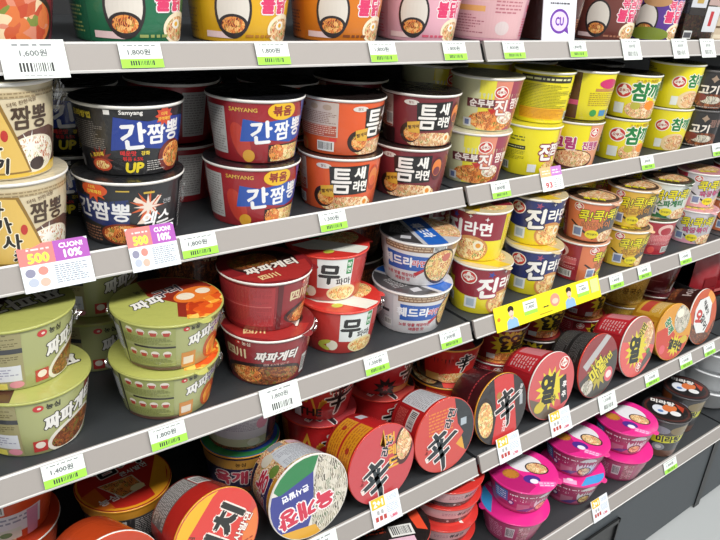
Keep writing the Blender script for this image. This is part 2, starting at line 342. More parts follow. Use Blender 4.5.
kind('cream', 'yellow and brown noodle cup with pink lettering', 'noodle_cup', (.0585, .0495, .0975), '#e6d91e', [
 ('r', .3, .75, .02, .965, '#d9946e')] + logo_o(.42, .8, .1) + [('e', .02, .22, .5, .22, '#4a2018'), ('e', .04, .24, .44, .18, 'F_bowl'), T('크림', -.2, .56, .24, '#a82a6c', out='#f0e8e4', b=.04, sx=1.05), T('진짬뽕', .4, .52, .17, '#a82a6c', out='#f0e8e4', b=.03, sx=.8), ('r', -.62, -.42, .06, .22, '#dfe2e4')]
 + [('r', 1.0, 1.75, .02, .965, '#573222'), ('t', '진', 1.5, .62, .16, '#b09080', {}), ('r', 1.35, 1.75, .3, .4, '#c84a7a'), ('e', 2.35, .76, .24, .1, '#c8306a'), ('r', 2.05, 2.65, .6, .66, '#c08a4a'), ('lines', 1.95, 2.75, .3, .58, 5, '#b09030'), ('e', 2.1, .16, .08, .07, '#3c9a4a'), ('r', 2.25, 2.45, .1, .22, '#4a8ab8'), ('e', 2.6, .16, .1, .07, '#b0b8bc')], '#3a3020')
kind('cham', 'yellow sesame noodle cup with green lettering', 'noodle_cup', (.056, .049, .092), '#e8da1c', logo_o(-.34, .62, .17) + [
 ('e', .2, .22, .46, .22, 'F_bowl'), ('e', .36, .32, .16, .11, '#eb8a2a'), ('e', -.02, .3, .12, .09, '#b8b040'), T('참', .04, .62, .4, '#1e7a3c', out='#f0efe0', b=.03), T('깨', .4, .64, .38, '#1e7a3c', out='#f0efe0', b=.03), T('라면', .72, .6, .22, '#1e7a3c', b=.02), T('고소하고 매콤한', .16, .87, .07, '#b08a1c', rot=4), ('r', -.52, -.28, .1, .34, '#dfe4e0')]
 + [('r', -1.25, -.7, .36, .8, '#cfd07a'), ('lines', -1.22, -.72, .38, .66, 6, '#3a6a30'), ('r', -1.22, -.72, .7, .78, '#2e7a3a'), ('bar', -1.2, -.75, .12, .3)], '#2c2818')
kind('chambig', 'large yellow noodle cup with green lettering', 'noodle_cup', (.062, .052, .1), '#e8da1c', logo_o(-.36, .6, .14) + [
 ('e', .02, .2, .34, .22, '#e3c99a'), ('e', .06, .2, .28, .18, 'F_bowl'), T('참', -.02, .64, .28, '#1e7a3c', b=.03, out='#f0efe0'), T('깨', .24, .64, .26, '#1e7a3c', b=.03, out='#f0efe0'), ('r', -.46, -.3, .08, .28, '#dfe4e0')]
 + [('r', -1.2, -.7, .36, .72, '#cfd07a'), ('lines', -1.18, -.72, .38, .64, 5, '#3a6a30'), ('r', -1.2, -.7, .66, .73, '#2e7a3a'), ('bar', -1.1, -.8, .14, .28), ('lines', -1.3, -.9, .8, .88, 2, '#8a8a20')], '#8a8420')
kind('gogi', 'black noodle cup with a meat noodle picture', 'noodle_cup', (.057, .049, .092), '#2a2829', [
 ('star', -.02, .78, .06, .1, 4, '#a08a78'), T('고기', -.1, .5, .24, '#e4dcd4', b=.03), T('짬뽕', .34, .66, .2, '#8a6a60', b=.02), ('e', .1, .2, .5, .2, 'F_dark'), ('e', .02, .24, .3, .1, 'F_gray'), ('e', -.3, .3, .18, .1, '#7c3428'), ('lines', -.5, .4, .03, .08, 1, '#b0a8a0')], '#1c1a1a', rim='rim_grey')
# ---- third shelf
OL = '#a6aa72'
CH_LID = [('p', [(-.05, -1), (.22, -1), (.5, 1), (.2, 1)], '#4a2a20'), ('p', [(.2, -1), (.5, -1), (.85, 1), (.48, 1)], '#a8402c'), T('짜파게티', .02, .12, .42, '#e6e4dc', out='#2a211c', rot=28, b=.03), T('큰사발', .45, -.45, .16, '#4a4a2c', rot=20)]
kind('chapa', 'olive green noodle bowl with slanted white lettering', 'noodle_bowl', (.0742, .06, .088), OL, logo_n(-.44, .84, .055) + [
 ('p', [(.3, .965), (.75, .965), (.75, .5), (.26, .7)], '#7a3024'), ('e', .08, .25, .46, .24, '#e4e0d2', 18), ('e', .1, .25, .42, .19, 'F_brown', 18), T('짜파게티', .04, .62, .26, '#ebe9e4', out='#28211c', rot=14, b=.035, sh=.25, sx=.85), ('r', -.56, -.36, .06, .26, '#b8302c'), ('e', -.46, .18, .07, .06, '#e8ddd0')]
 + [('r', -1.95, -.7, .04, .965, '#9c9468'), ('lines', -1.92, -.74, .7, .94, 5, '#6a5f3c'), ('r', -1.95, -.7, .62, .7, '#3a3c40'), ('lines', -1.92, -.74, .44, .62, 4, '#6a5f3c'), ('r', -1.6, -.74, .16, .42, '#d6d8de'), ('lines', -1.56, -.78, .2, .38, 3, '#9a9ab0'), ('r', -1.5, -.95, .03, .13, '#d9ce5a'), ('r', -1.95, -1.66, .06, .4, '#d8b8cc'), ('e', -.82, .1, .1, .06, '#d88a9a')]
 + [('r', 1.2, 2.2, .5, .9, '#9c9468'), ('lines', 1.2, 2.2, .52, .86, 6, '#6a5f3c')], '#a9ac5e', CH_LID, rim='rim_olive', tab=-40)
def pots(x0, x1, y, n=4):
    o = []
    for i in range(n):
        x = x0+(x1-x0)*(i+.5)/n; o += [('e', x, y, .075, .06, '#e3ddd0'), ('p', [(x-.065, y), (x+.065, y), (x+.04, y-.075), (x-.04, y-.075)], '#b03a2a')]
    return o
kind('paguri', 'olive green noodle bowl with orange flame and purple lettering', 'noodle_bowl', (.0742, .06, .0745), OL, logo_n(-.28, .87, .045) + [T('진하고 얼큰', .25, .87, .06, '#4a4a34'),
 ('e', .36, .3, .26, .27, '#b8521c'), ('e', .42, .26, .24, .22, 'F_flame'), T('짜파', .0, .64, .23, '#ebe9e4', out='#28211c', rot=16, b=.035, sh=.25), T('구리', .42, .72, .21, '#5a3a78', out='#ebe9e4', rot=14, b=.035, sh=.25), ('r', -.36, -.08, .04, .36, '#c8843a'), ('r', -.32, -.12, .1, .26, '#e0d4c0'), ('e', .72, .2, .2, .2, '#b4321e')]
 + [('r', -1.42, -.46, .56, .93, '#9aa05e'), ('r', -1.42, -.46, .1, .5, '#9aa05e'), ('r', -1.2, -.46, .5, .54, '#2a2620'), ('r', -1.47, -1.42, .03, .965, '#2a2620')] + pots(-1.35, -.5, .84) + pots(-1.35, -.5, .38) + [('lines', -1.38, -.5, .58, .74, 4, '#7a8048'), ('lines', -1.38, -.5, .12, .28, 4, '#7a8048'), ('r', -2, -1.5, .3, .8, '#c8ccd0'), ('lines', -2, -1.5, .32, .78, 6, '#9a9ca0'), ('r', -1.42, -.36, .02, .08, '#5a3a30')],
 '#acaf5c', [('p', [(-.2, 1), (1, .9), (1, -.8), (.3, -1), (-.1, -.7), (.1, -.2), (-.25, .3)], '#8c2a1c'), ('p', [(.0, -.85), (.5, -1), (1, -.3), (1, .2), (.5, -.1), (.2, -.35)], 'F_flame'), ('e', .5, .0, .42, .26, '#e0762a', 20), ('e', .34, -.02, .17, .14, '#e9dcc4'), ('e', .72, .06, .14, .12, '#e9dcc4'),
  T('짜파', -.35, .05, .3, '#ebe9e4', out='#28211c', rot=15, b=.03, sh=.2), T('구리', .12, .32, .28, '#3a2a40', out='#e0d8d0', rot=15, b=.02, sh=.2), T('농심', -.3, .55, .13, '#4a4a2c', rot=10)], rim='rim_olive', tab=-75)
kind('sach', 'dark red noodle bowl with white slanted lettering', 'noodle_bowl', (.0705, .057, .0835), '#8a2027', logo_n(-.42, .88, .045, '#e0d0c0') + [
 ('e', .0, .25, .8, .24, '#2a1614'), ('e', .02, .22, .74, .2, 'F_brown'), ('e', -.3, .22, .3, .17, 'F_red'), T('四川', -.5, .66, .19, '#d9c9a0', b=.03), T('짜파게티', .26, .64, .2, '#ebe5e0', out='#3a1418', b=.03, sh=.25, sx=.95), T('진한 소스의 깊은 맛', .26, .47, .05, '#d0a8a0'), ('r', -.95, -.86, .02, .965, '#5a141a'), ('bar', .82, 1.0, .1, .5)]
 + [('r', -2.2, -1.0, .1, .9, '#a83034'), ('lines', -2.15, -1.05, .56, .88, 9, '#8c242a'), ('lines', -2.15, -1.05, .12, .48, 9, '#8c242a'), ('r', -2.15, -1.05, .5, .52, '#c05a58')], '#7c1c20',
 [('e', 0, .1, .75, .6, '#2c1512'), ('e', -.2, .2, .55, .4, 'F_brown'), ('p', [(-.9, -.4), (.9, -.1), (.8, -.6), (.3, -.95), (-.5, -.85)], '#a02a28'), T('짜파게티', .05, -.2, .3, '#e6dfd4', out='#3a1418', rot=8, b=.03, sh=.2), T('四川', -.2, -.62, .2, '#e0c890', rot=8)], rim='rim_white', tab=-30)
kind('moo', 'bright red noodle bowl with white calligraphy panel', 'noodle_bowl', (.069, .0585, .081), '#b8322c', [
 ('p', [(-.36, .3), (.36, .26), (.36, .94), (-.36, .96)], '#dfe4e2'), T('무', -.12, .6, .4, '#161616', b=.03, rot=-3), T('파마', .18, .44, .15, '#2a2a2a', rot=4), ('r', .22, .34, .6, .92, '#2f8a4c'), T('탕', .28, .82, .09, '#e8f0e8'), T('면', .28, .69, .09, '#e8f0e8'),
 ('e', .18, .18, .34, .18, '#e4d8a8'), ('e', .18, .17, .29, .14, 'F_yel'), ('e', -.5, .2, .12, .12, '#e6e2cc'), ('e', -.66, .26, .14, .05, '#b5b840', 20), ('e', -.68, .14, .14, .05, '#b5b840', -20), ('lines', -1.2, -.8, .3, .8, 8, '#a82a26')]
 + [('lines', 1.1, 2.2, .2, .9, 10, '#a02420')], '#c8322a',
 [('e', .3, .0, .62, .4, 'F_yel', 15), ('p', [(-.95, -.1), (-.5, -.75), (.2, -.5), (-.1, .1), (-.5, .3)], '#b8322c'), ('p', [(-.9, .2), (-.2, .25), (.2, -.2), (.7, -.75), (.2, -.95), (-.2, -.55), (-.7, -.2)], '#dfe0d4'), ('p', [(-.5, .95), (.5, .95), (.8, .55), (-.6, .4)], '#2a2826'), ('r', -.3, .4, .3, .5, '#2f8a4c'), T('무파마', -.1, .6, .26, '#e8e8e4', b=.03), ('e', -.35, -.55, .14, .1, '#b5b840')], rim='rim_red', tab=-20)
kind('hwe', 'white noodle cup with blue band', 'noodle_cup', (.0712, .0568, .082), '#d8d8da', [
 ('r', -.75, 1.0, .8, .95, '#8a6a50'), ('lines', -.72, .3, .82, .94, 2, '#d0b89a'), ('bar', .3, .6, .82, .94), ('p', [(-.7, .74), (.35, .7), (.35, .36), (-.7, .34)], '#2c5cb0'), T('훼드라', -.42, .55, .22, '#eef0f4', b=.03), T('라면', .06, .54, .15, '#c8384a', out='#eef0f4', b=.02), ('p', [(-.05, .3), (.16, .42), (.3, .52), (.18, .36), (.02, .24)], '#b8242c'),
 ('e', .56, .46, .4, .42, '#3a2a24'), ('e', .56, .47, .36, .37, 'F_yel'), ('e', .66, .66, .12, .1, '#c86a5a'), T('노원 명물 해장라면', -.35, .24, .08, '#b84050'), T('매콤한 맛', -.3, .13, .08, '#b84050')]
 + [('r', -1.7, -.85, .1, .9, '#c6c8cc'), ('r', -1.62, -.95, .46, .53, '#3a3a40'), ('lines', -1.62, -.95, .14, .44, 6, '#8a8a90'), ('bar', -1.1, -.9, .14, .3), ('e', -1.3, .76, .16, .1, '#a8a0a4')], '#bcbcc0',
 [('p', [(-.2, 1), (1, 1), (1, -.2), (.35, -.3), (.0, .3)], 'F_bowl'), ('p', [(-.6, .85), (-.05, 1), (.75, -.8), (.25, -1)], '#2060b8'), T('훼드라', .05, .0, .3, '#eef0f4', rot=-62, b=.03), ('p', [(-1, .5), (-.7, .8), (.1, -.95), (-.5, -.9), (-1, -.3)], '#3c3a3c'), ('lines', -.75, -.3, -.35, .2, 5, '#a8a8a8'), ('r', -.45, -.2, -.7, -.5, '#b8b8bc')], rim='rim_white')
def jin(top): return [('r', -.95, 1.0, .5, .965, top), ('e', -.35, .56, .5, .2, top), ('p', [(-.95, .5), (1, .5), (1, .42), (-.3, .44)], top)] + logo_o(-.42, .76, .14) + [
 ('star', .0, .86, .03, .08, 5, '#3a4a9a' if top != '#1f2c6c' else '#a04a6a'), ('e', .34, .24, .36, .27, '#c98a4a'), ('e', .35, .23, .32, .22, 'F_yel'), ('e', .5, .32, .1, .1, '#ece4c8'), ('e', .5, .32, .05, .05, '#e29a2a'), T('진', -.04, .58, .4, '#f2f0ec', out='#a02c48' if top != '#1f2c6c' else '#141c50', b=.03, ow=.06, rot=5, sh=.12), T('라면', .46, .66, .26, '#f2f0ec', out='#a02c48' if top != '#1f2c6c' else '#141c50', b=.02, ow=.05, sx=1.05), ('r', -.46, -.22, .12, .36, '#dde2e4'), ('r', -.42, -.26, .16, .32, '#a8b8c8'),
 ('star', .3, .9, .015, .04, 4, '#eeeeee'), ('star', .6, .86, .015, .05, 4, '#eeeeee')] + [('r', 1.05, 1.9, .2, .9, '#e2c62c'), ('lines', 1.1, 1.85, .24, .84, 10, '#a8902c'), ('r', -1.1, -.75, .44, .66, '#c8b022'), ('bar', -1.0, -.75, .16, .34)]
JLID = [('e', .1, .1, .7, .6, 'F_yel'), ('p', [(-.9, -.3), (.2, -.9), (.7, -.7), (.2, -.2)], '#dcb82c')]
kind('jinr', 'yellow noodle cup with dark red top and white lettering', 'noodle_cup', (.0585, .0495, .0975), '#e6d824', jin('#8c2030'), '#c8b890', JLID + [('p', [(-.5, .9), (.6, .9), (.4, .2), (-.7, .3)], '#8c2030')], tab=-60)
kind('jinb', 'yellow noodle cup with navy top and white lettering', 'noodle_cup', (.0585, .0495, .0975), '#e6d824', jin('#1f2c6c'), '#c8b890', JLID + [('p', [(-.5, .9), (.6, .9), (.4, .2), (-.7, .3)], '#1f2c6c')], tab=-60)
def kok(w, d, name, nc, f, side): return [('p', [(-.6, .3), (.2, .02), (-.6, .02)], w), ('p', [(.5, .9), (1.0, .95), (1, .3), (.3, .1), (.1, .3)], d), ('p', [(-.56, .46), (-.52, .48), (.1, .1), (.06, .06)], '#2a2424')] + logo_o(-.38, .84, .1) + [
 T('콕!콕!콕!', .12, .68, .27, '#e8dc1c', out='#2a2a1c', b=.01, ow=.045, sh=.2, rot=6, sx=.88), T(name, .08, .44, .17, nc, b=.0, rot=6, out='#2a2020', ow=.04), ('e', .5, .14, .34, .18, f), ('e', .02, .2, .17, .11, '#e6d81c'), T('전자렌지', .02, .2, .06, '#5a5018'), ('r', -.46, -.22, .1, .36, '#dde2e4'), ('r', -.43, -.25, .14, .32, '#7a8ab0')] + [
 ('r', -2.0, -.68, .02, .965, side), ('e', -1.2, .74, .24, .17, '#e0b8b0'), ('e', -1.2, .7, .17, .12, side), ('r', -1.85, -.75, .42, .6, '#c85a60'), ('lines', -1.85, -.75, .3, .62, 6, '#d8a0a0'), ('bar', -1.2, -.82, .08, .26), ('e', -1.5, .16, .1, .1, '#d8504a'), ('e', -1.75, .16, .08, .08, '#c8a0a0')]
KL = [('e', 0, 0, .9, .9, '#4a3424'), ('e', .1, .1, .7, .6, 'F_bowl'), T('콕콕콕', -.05, -.5, .24, '#e8dc1c', out='#2a2a1c', b=.03)]
kind('koko', 'orange noodle cup with yellow exclamation lettering', 'noodle_cup', (.057, .047, .088), '#d97a50', kok('#d97a50', '#54504e', '라면볶이', '#e28a4c', 'F_bowl', '#96202c'), '#c89a80', KL, tab=-50)
kind('kokc', 'golden yellow noodle cup with yellow exclamation lettering', 'noodle_cup', (.057, .047, .088), '#dfb43c', kok('#e6c83c', '#5a4e40', '치즈볶이', '#d89a34', 'F_yel', '#b8501e'), '#d8b48c', KL, tab=-50)
kind('koks', 'green noodle cup with yellow exclamation lettering', 'noodle_cup', (.057, .047, .088), '#d6dcd6', kok('#1f6a40', '#c8d2c8', '스파게티', '#2f8a4c', 'F_bowl', '#a82636'), '#3a4a30', KL, tab=-50)
kind('kokp', 'pink and white noodle cup with yellow exclamation lettering', 'noodle_cup', (.057, .047, .088), '#cdc8cc', kok('#e0a0b4', '#b8b4b8', '짜장볶이', '#d85a8c', 'F_bowl', '#a8243c'), '#d09aa0', [('e', 0, 0, .9, .9, '#c8888e')] + KL[1:], rim='rim_white', tab=-50)
kind('noodark', 'dark brown noodle cup', 'noodle_cup', (.0705, .057, .0835), '#3a2018', [('r', -2, 2, .25, .8, 'F_dark'), T('볶음', -.1, .85, .14, '#c8b48c'), ('lines', -2, 2, .08, .2, 3, '#7a5a48')], '#2a1a14')
# ---- fourth and fifth shelves
SH = '#b81f22'
SIN = [[(a, b, w*1.12) for a, b, w in st] for st in [[(-.02, .52, .05), (.03, .38, .06)], [(-.3, .3, .035), (.0, .33, .05), (.3, .37, .06), (.36, .33, .02)], [(-.16, .24, .045), (-.1, .1, .06)], [(.17, .27, .06), (.08, .1, .035)], [(-.46, .0, .05), (-.2, .02, .06), (.2, .08, .055), (.62, .17, .05), (.68, .12, .015)], [(-.26, -.2, .05), (.0, -.18, .055), (.3, -.12, .045)], [(.02, .32, .04), (.03, .0, .06), (.02, -.3, .065), (-.04, -.55, .05), (-.1, -.62, .015)]]]
def shin(w, extra=()): return [('brush', SIN, .0, .52, .62, '#141414', '#e8e0d8', .03, 0), T('라면', .52, .6, .14, '#1a1a1a')] + list(extra)
SHL = [('brush', SIN, -.2, -.36, 1.0, '#202a30', '#e6dcd8', .03, 18), T('라면', .16, .42, .26, '#202a30', rot=68, b=.03, out='#e0c8c8'), ('t', '농심', -.62, -.25, .1, '#7a1c1c', {'rot': 70}), ('e', -.62, -.5, .05, .05, '#e8d8d0')]
BKR = [('r', 1.3, 1.9, .1, .9, '#cfd2d6'), ('lines', 1.34, 1.86, .14, .86, 9, '#8a8c92'), ('bar', 1.95, 2.35, .55, .8), ('r', 1.95, 2.6, .1, .5, '#9a161a'), ('lines', 2, 2.55, .14, .46, 5, '#c86a60')]
kind('kim', 'red and yellow kimchi noodle bowl', 'noodle_bowl', (.0725, .0585, .088), '#b3261f', [('p', [(-1, .02), (1, .02), (1, .3), (-1, .12)], '#d89a22'), T('김치', -.1, .66, .36, '#1c1817', out='#e6ded6', b=.05, sh=.1), T('큰사발면', .2, .34, .14, '#efe6de', out='#3a1a14', b=.02, rot=6), ('e', -.6, .3, .3, .25, 'F_red'), ('r', 1.1, 1.7, .06, .9, '#7a1c18'), ('lines', 1.12, 1.68, .1, .86, 8, '#a8483c')] + [('r', 1.9, 2.9, .04, .5, '#6a6664'), ('lines', 1.92, 2.88, .06, .48, 7, '#c8c4c0'), ('bar', 1.6, 1.88, .1, .45)],
 '#c84a42', [('p', [(-1, -.4), (-.55, -1), (-.2, -1), (.1, -.3), (-.1, .5), (.5, 1), (-1, 1)], '#e3ae24'), ('p', [(-1.1, -.1), (-.55, -1.1), (.3, -1.1), (.95, .55), (.4, 1.1), (.0, .9)], '#d23c34'), ('p', [(.4, -1), (1, -.4), (1, .2), (.6, -.1)], '#e07a3c'), T('김치', .03, .0, .62, '#20211f', out='#e8dcd4', b=.055, rot=46, ow=.03), T('큰사발면', .52, -.18, .2, '#efe8e0', out='#8a2018', rot=48, b=.02), T('농심', -.62, .18, .14, '#4a2a14', rot=60), ('lines', .35, .8, -.8, -.4, 4, '#a83a28')], rim='rim_gold')
KIMUP = [('e', 0, 0, .98, .98, '#d8921f'), ('e', 0, .02, .93, .93, '#b3261c'), ('p', [(.25, -.95), (.6, -.78), (.95, -.1), (.9, .25), (.3, -.55)], '#dc9a24'), ('p', [(-.95, .0), (-.6, .1), (-.55, -.7), (-.8, -.6)], '#c8641c'), ('p', [(-.55, .1), (.2, .0), (.25, -.5), (-.3, -.55)], '#d8c8b0'), ('p', [(-.52, .07), (.17, -.02), (.22, -.46), (-.28, -.5)], 'F_red'), ('e', .1, -.42, .16, .1, '#e8d8a0'), T('김치', .05, .52, .5, '#1c1817', out='#e6ded6', b=.02, sx=1.1), T('큰사발면', .3, .14, .15, '#efe6de', out='#3a1a14', b=.01), T('농심', -.55, -.42, .2, '#efe6de', b=.02)]
kind('kimu', 'kimchi noodle bowl with red lid edged in yellow', 'noodle_bowl', (.0725, .0585, .080), '#54504e', [('r', -2.5, 2.5, .72, .96, '#d0922a'), ('r', -.6, .55, .05, .7, '#2e2c2c'), ('lines', -.1, .52, .08, .68, 8, '#c8c4c0'), ('bar', -.55, -.25, .2, .66)], '#9c2418', KIMUP, rim='rim_gold')
kind('yuk', 'noodle bowl with purple and noodle picture lid', 'noodle_bowl', (.0715, .058, .092), '#c9b48c', [('r', -2.4, 2.4, .02, .98, 'F_bowl'), ('r', -.55, 1, .84, .96, '#c98f2c'), ('r', -.5, .95, .56, .82, '#2c2a62'), T('육개장', .1, .5, .4, '#c8304c', out='#efe6e6', b=.02), ('r', -.5, .9, .04, .14, '#1f1c3c'), T('농심', 0, .9, .08, '#5a3a10'), ('e', .75, .3, .2, .2, '#e4dcc4')]
 + [('r', -1.75, -.75, .25, .9, '#cfd4da'), ('lines', -1.7, -.8, .3, .88, 9, '#9a9eaa'), ('r', -1.6, -1.2, .06, .22, '#e0b8c4'), ('r', -1.1, -.8, .04, .2, '#8a8e94'), ('e', -.65, .3, .14, .14, '#d8d2c0'), ('e', -.6, .7, .12, .12, '#6c8a3a')], '#d8d4cc',
 [('p', [(.3, 1), (1, 1), (1, -1), (.0, -1), (.08, .2)], 'F_gray'), ('p', [(-.3, 1), (.3, 1), (.1, .55), (-.75, .3), (-1, .6)], '#2f7d4a'), ('p', [(-1, .35), (-.7, .32), (.12, .6), (.08, -.3), (-.1, -.75), (-1, -.75)], '#3b418c'), ('p', [(-1, -.6), (.1, -.72), (.25, -1), (-1, -1)], '#d9a232'), T('육개장', -.1, -.25, .44, '#c9324c', out='#f0e8ea', rot=188, b=.045, ow=.06), T('큰사발면', -.35, .22, .16, '#efeef4', rot=188, b=.03)], rim='rim_white')
kind('yukg', 'noodle bowl with green rim and dark blue band', 'noodle_bowl', (.068, .057, .085), '#2a2a4c', [('r', -2.4, 2.4, .66, .9, '#b98a3c'), ('r', -2.4, 2.4, .2, .64, '#241f3c'), T('육개장', .0, .42, .34, '#b0384c', out='#d8c8c4', b=.04), T('농심', 0, .78, .1, '#4a3010'), ('r', -2.4, 2.4, .02, .16, 'F_dark')]
 + [('r', 1.2, 2.9, .3, .95, '#c6cad4'), ('lines', 1.25, 2.85, .5, .93, 8, '#9496ac'), ('r', 1.2, 2.9, .1, .3, '#b8c0a0'), ('e', 2.6, .2, .14, .1, '#d8dcd0'), ('e', 2.75, .65, .12, .14, '#d090a8')], '#2b5e9c', [('e', 0, 0, .98, .98, '#2f8a4c'), ('e', .1, .05, .85, .85, '#2a4a9c')], rim='rim_gold')
kind('red', 'red noodle bowl with gold characters', 'noodle_bowl', (.0715, .058, .09), SH, shin(SH, [('p', [(-.9, .5), (-.7, .5), (-.6, .8), (-.45, .2), (-.35, .55), (-.25, .5), (-.25, .44), (-.4, .48), (-.45, .06), (-.6, .6), (-.66, .44), (-.9, .44)], '#dba032'), T('THE', -.6, .2, .18, '#1a1212', b=.03)]) + [
  ('r', -1.75, -1.05, .06, .92, '#d08a22'), ('lines', -1.7, -1.1, .1, .88, 8, '#a84a1c'), ('r', -.98, -.8, .04, .26, '#d8d4dc'), ('r', 1.6, 2.9, .1, .48, '#d8921f'), ('r', 1.6, 2.9, .54, .92, '#d8921f'), ('lines', 1.65, 2.85, .14, .44, 3, '#b86a1c'), ('lines', 1.65, 2.85, .58, .88, 3, '#b86a1c'), ('e', 1.85, .3, .06, .06, '#a8301c'), ('e', 2.2, .75, .06, .06, '#a8301c'), ('e', 2.5, .7, .06, .06, '#a8301c'), ('r', 1.3, 1.5, .2, .4, '#c8c8d0')], '#bf454b',
 SHL + [('e', .68, .28, .3, .52, '#4a2420', -12), ('e', .69, .3, .24, .42, 'F_bowl', -12), T('더', .28, .6, .24, '#e0a83c', b=.03), T('레', .3, .26, .26, '#e0a83c', b=.03), T('드', .33, -.06, .24, '#e0a83c', b=.03), ('p', [(-.05, .5), (.0, .62), (.04, .85), (.1, .4), (.14, .6), (.1, .62), (.06, .9), (.0, .7), (-.05, .56)], '#e0a83c')], rim='rim_red')
kind('shin', 'red noodle bowl with black sector lid', 'noodle_bowl', (.0715, .058, .09), SH, shin(SH) + [('star', -.6, .2, .16, .3, 9, '#161616'), ('r', -.4, .9, .06, .2, '#c8872a'), ('star', -.6, .2, .05, .1, 6, '#b01c1c')] + BKR, '#c64a44',
 [('p', [(.3, 1), (.42, .2), (.62, -.1), (.42, -.35), (.75, -.7), (1, -.6), (1, 1)], '#2f3336'), ('p', [(.36, -.36), (.56, -.2), (.66, -.62), (.5, -.5)], '#d8a03c'), ('lines', -.55, .25, .1, .75, 5, '#d9823c'), ('r', .52, .72, .1, .3, '#a8b4bc')] + SHL, rim='rim_red')
kind('shinb', 'maroon noodle bowl with bowl picture on lid', 'noodle_bowl', (.0725, .0585, .084), '#3c1218', [('r', -2.5, 2.5, .62, .66, '#b03a40'), ('r', -.7, .85, .2, .95, '#b8261f'), ('brush', SIN, .3, .6, .46, '#141414', '#e8e0d8', .025, 0), ('e', .1, .14, .46, .16, 'F_yel'), ('r', -.66, -.3, .06, .26, '#c8a050'), ('r', -1.2, -.9, .2, .8, '#c07a2c'), ('lines', -1.18, -.92, .24, .76, 5, '#6a3a14')], '#332f30',
 [('p', [(-.3, 1), (.45, 1), (.62, -1), (-.4, -1), (-.2, -.1)], '#c93a3a'), ('e', -.62, -.1, .34, .62, '#2a1d18', 6), ('e', -.62, -.12, .28, .52, 'F_yel', 6), ('brush', SIN, .18, .02, .95, '#1e2224', '#e6dcd8', .03, 10), T('라면', .1, -.52, .16, '#e8d8d4', rot=80), ('e', -.1, .42, .1, .1, '#a87a3c'), ('r', .72, .84, -.1, .2, '#a8acb0'), T('블랙', .78, .35, .14, '#c8c8c8', rot=70)], rim='rim_gold')
def yeol(w, f='F_red'): return [('star', -.02, .55, .3, .46, 14, '#d9c226'), T('열', -.02, .56, .52, '#1c1a14', b=.03), T('라면', .5, .44, .2, '#1c1a14', b=.03, out='#d9c226'), ('e', .1, .1, .6, .16, f), ('r', -.55, -.3, .05, .2, '#c8d8d8')] + logo_o(-.6, .8, .1) + [('r', -1.6, -.8, .1, .92, '#c03040'), ('lines', -1.55, -.85, .3, .88, 7, '#d88a8a'), ('bar', -1.1, -.82, .1, .26)] + [('r', 1.4, 2.3, .1, .9, '#c82a34'), ('r', 1.45, 1.8, .15, .85, '#d8848a'), ('lines', 1.9, 2.25, .15, .85, 6, '#e0b0b0'), ('e', 2.6, .5, .16, .2, '#d86a6a'), ('e', 2.6, .5, .11, .14, w), ('bar', 1.05, 1.35, .2, .5)]
YL = [('star', -.08, -.05, .42, .66, 15, '#dccb36'), T('열', -.2, -.02, .85, '#1f231c', b=.03, rot=-8, sx=.8)]
kind('yeolp', 'red noodle bowl with black pepper tag', 'noodle_bowl', (.073, .0595, .088), '#ad1d26', yeol('#ad1d26'), '#c8585a', [('p', [(-1, -.1), (-.3, -.45), (.5, -1), (-1, -1)], '#6a5c50')] + YL + logo_o(.52, .56, .2) + [('p', [(.32, .12), (.62, .2), (.72, -.62), (.42, -.7)], '#262a2c'), T('후', .56, -.1, .2, '#e8e6e2', b=.03, rot=-10), T('추', .54, -.4, .2, '#e8e6e2', b=.03, rot=-10), T('라', .08, -.4, .2, '#1f231c', out='#dccb36', b=.03), ('e', -.55, -.5, .22, .16, '#c8b43c')], rim='rim_white')
kind('mayeol', 'black noodle bowl with yellow brush lettering', 'noodle_bowl', (.073, .0595, .088), '#242322', [('lines', 1.2, 2.9, .08, .45, 7, '#6a6866'), ('lines', 1.2, 2.9, .55, .92, 7, '#6a6866')] + yeol('#242322')[:9] , '#8c3a3c', [('p', [(-1, -.3), (.2, .2), (1, .3), (1, -1), (-1, -1)], '#4a4642'), ('p', [(-.8, .2), (.4, .95), (.6, .8), (-.6, .0)], '#b4b2b2'), ('star', .0, -.2, .34, .58, 13, '#b8a83a'), T('마열', -.05, -.12, .52, '#ded03a', out='#22221c', b=.03, rot=35, sx=.75), T('라면', .46, .1, .24, '#ded03a', out='#22221c', b=.03, rot=38), ('e', .55, -.42, .22, .24, '#d8606a'), ('e', .55, -.42, .15, .12, '#e8d8d4'), ('e', -.55, -.55, .3, .24, 'F_gray')], rim='rim_red')
kind('yeol', 'red noodle bowl with pink burst lid', 'noodle_bowl', (.073, .0595, .088), '#b02028', yeol('#b02028'), '#d9605c', [('p', [(-.6, 1), (1, 1), (1, -.2), (.2, .1), (-.9, .4)], '#a8746c'), ('e', .5, .25, .36, .5, 'F_bowl', -20)] + YL + [T('라면', .22, .5, .3, '#22261c', out='#dccb36', b=.02, rot=50, sx=.8)] + logo_o(.1, -.72, .15) + [('e', .62, -.3, .12, .1, '#5a8a4a'), ('p', [(.1, -.95), (.9, -.5), (.7, -.3), (.3, -.6)], '#5c5450')], rim='rim_white')
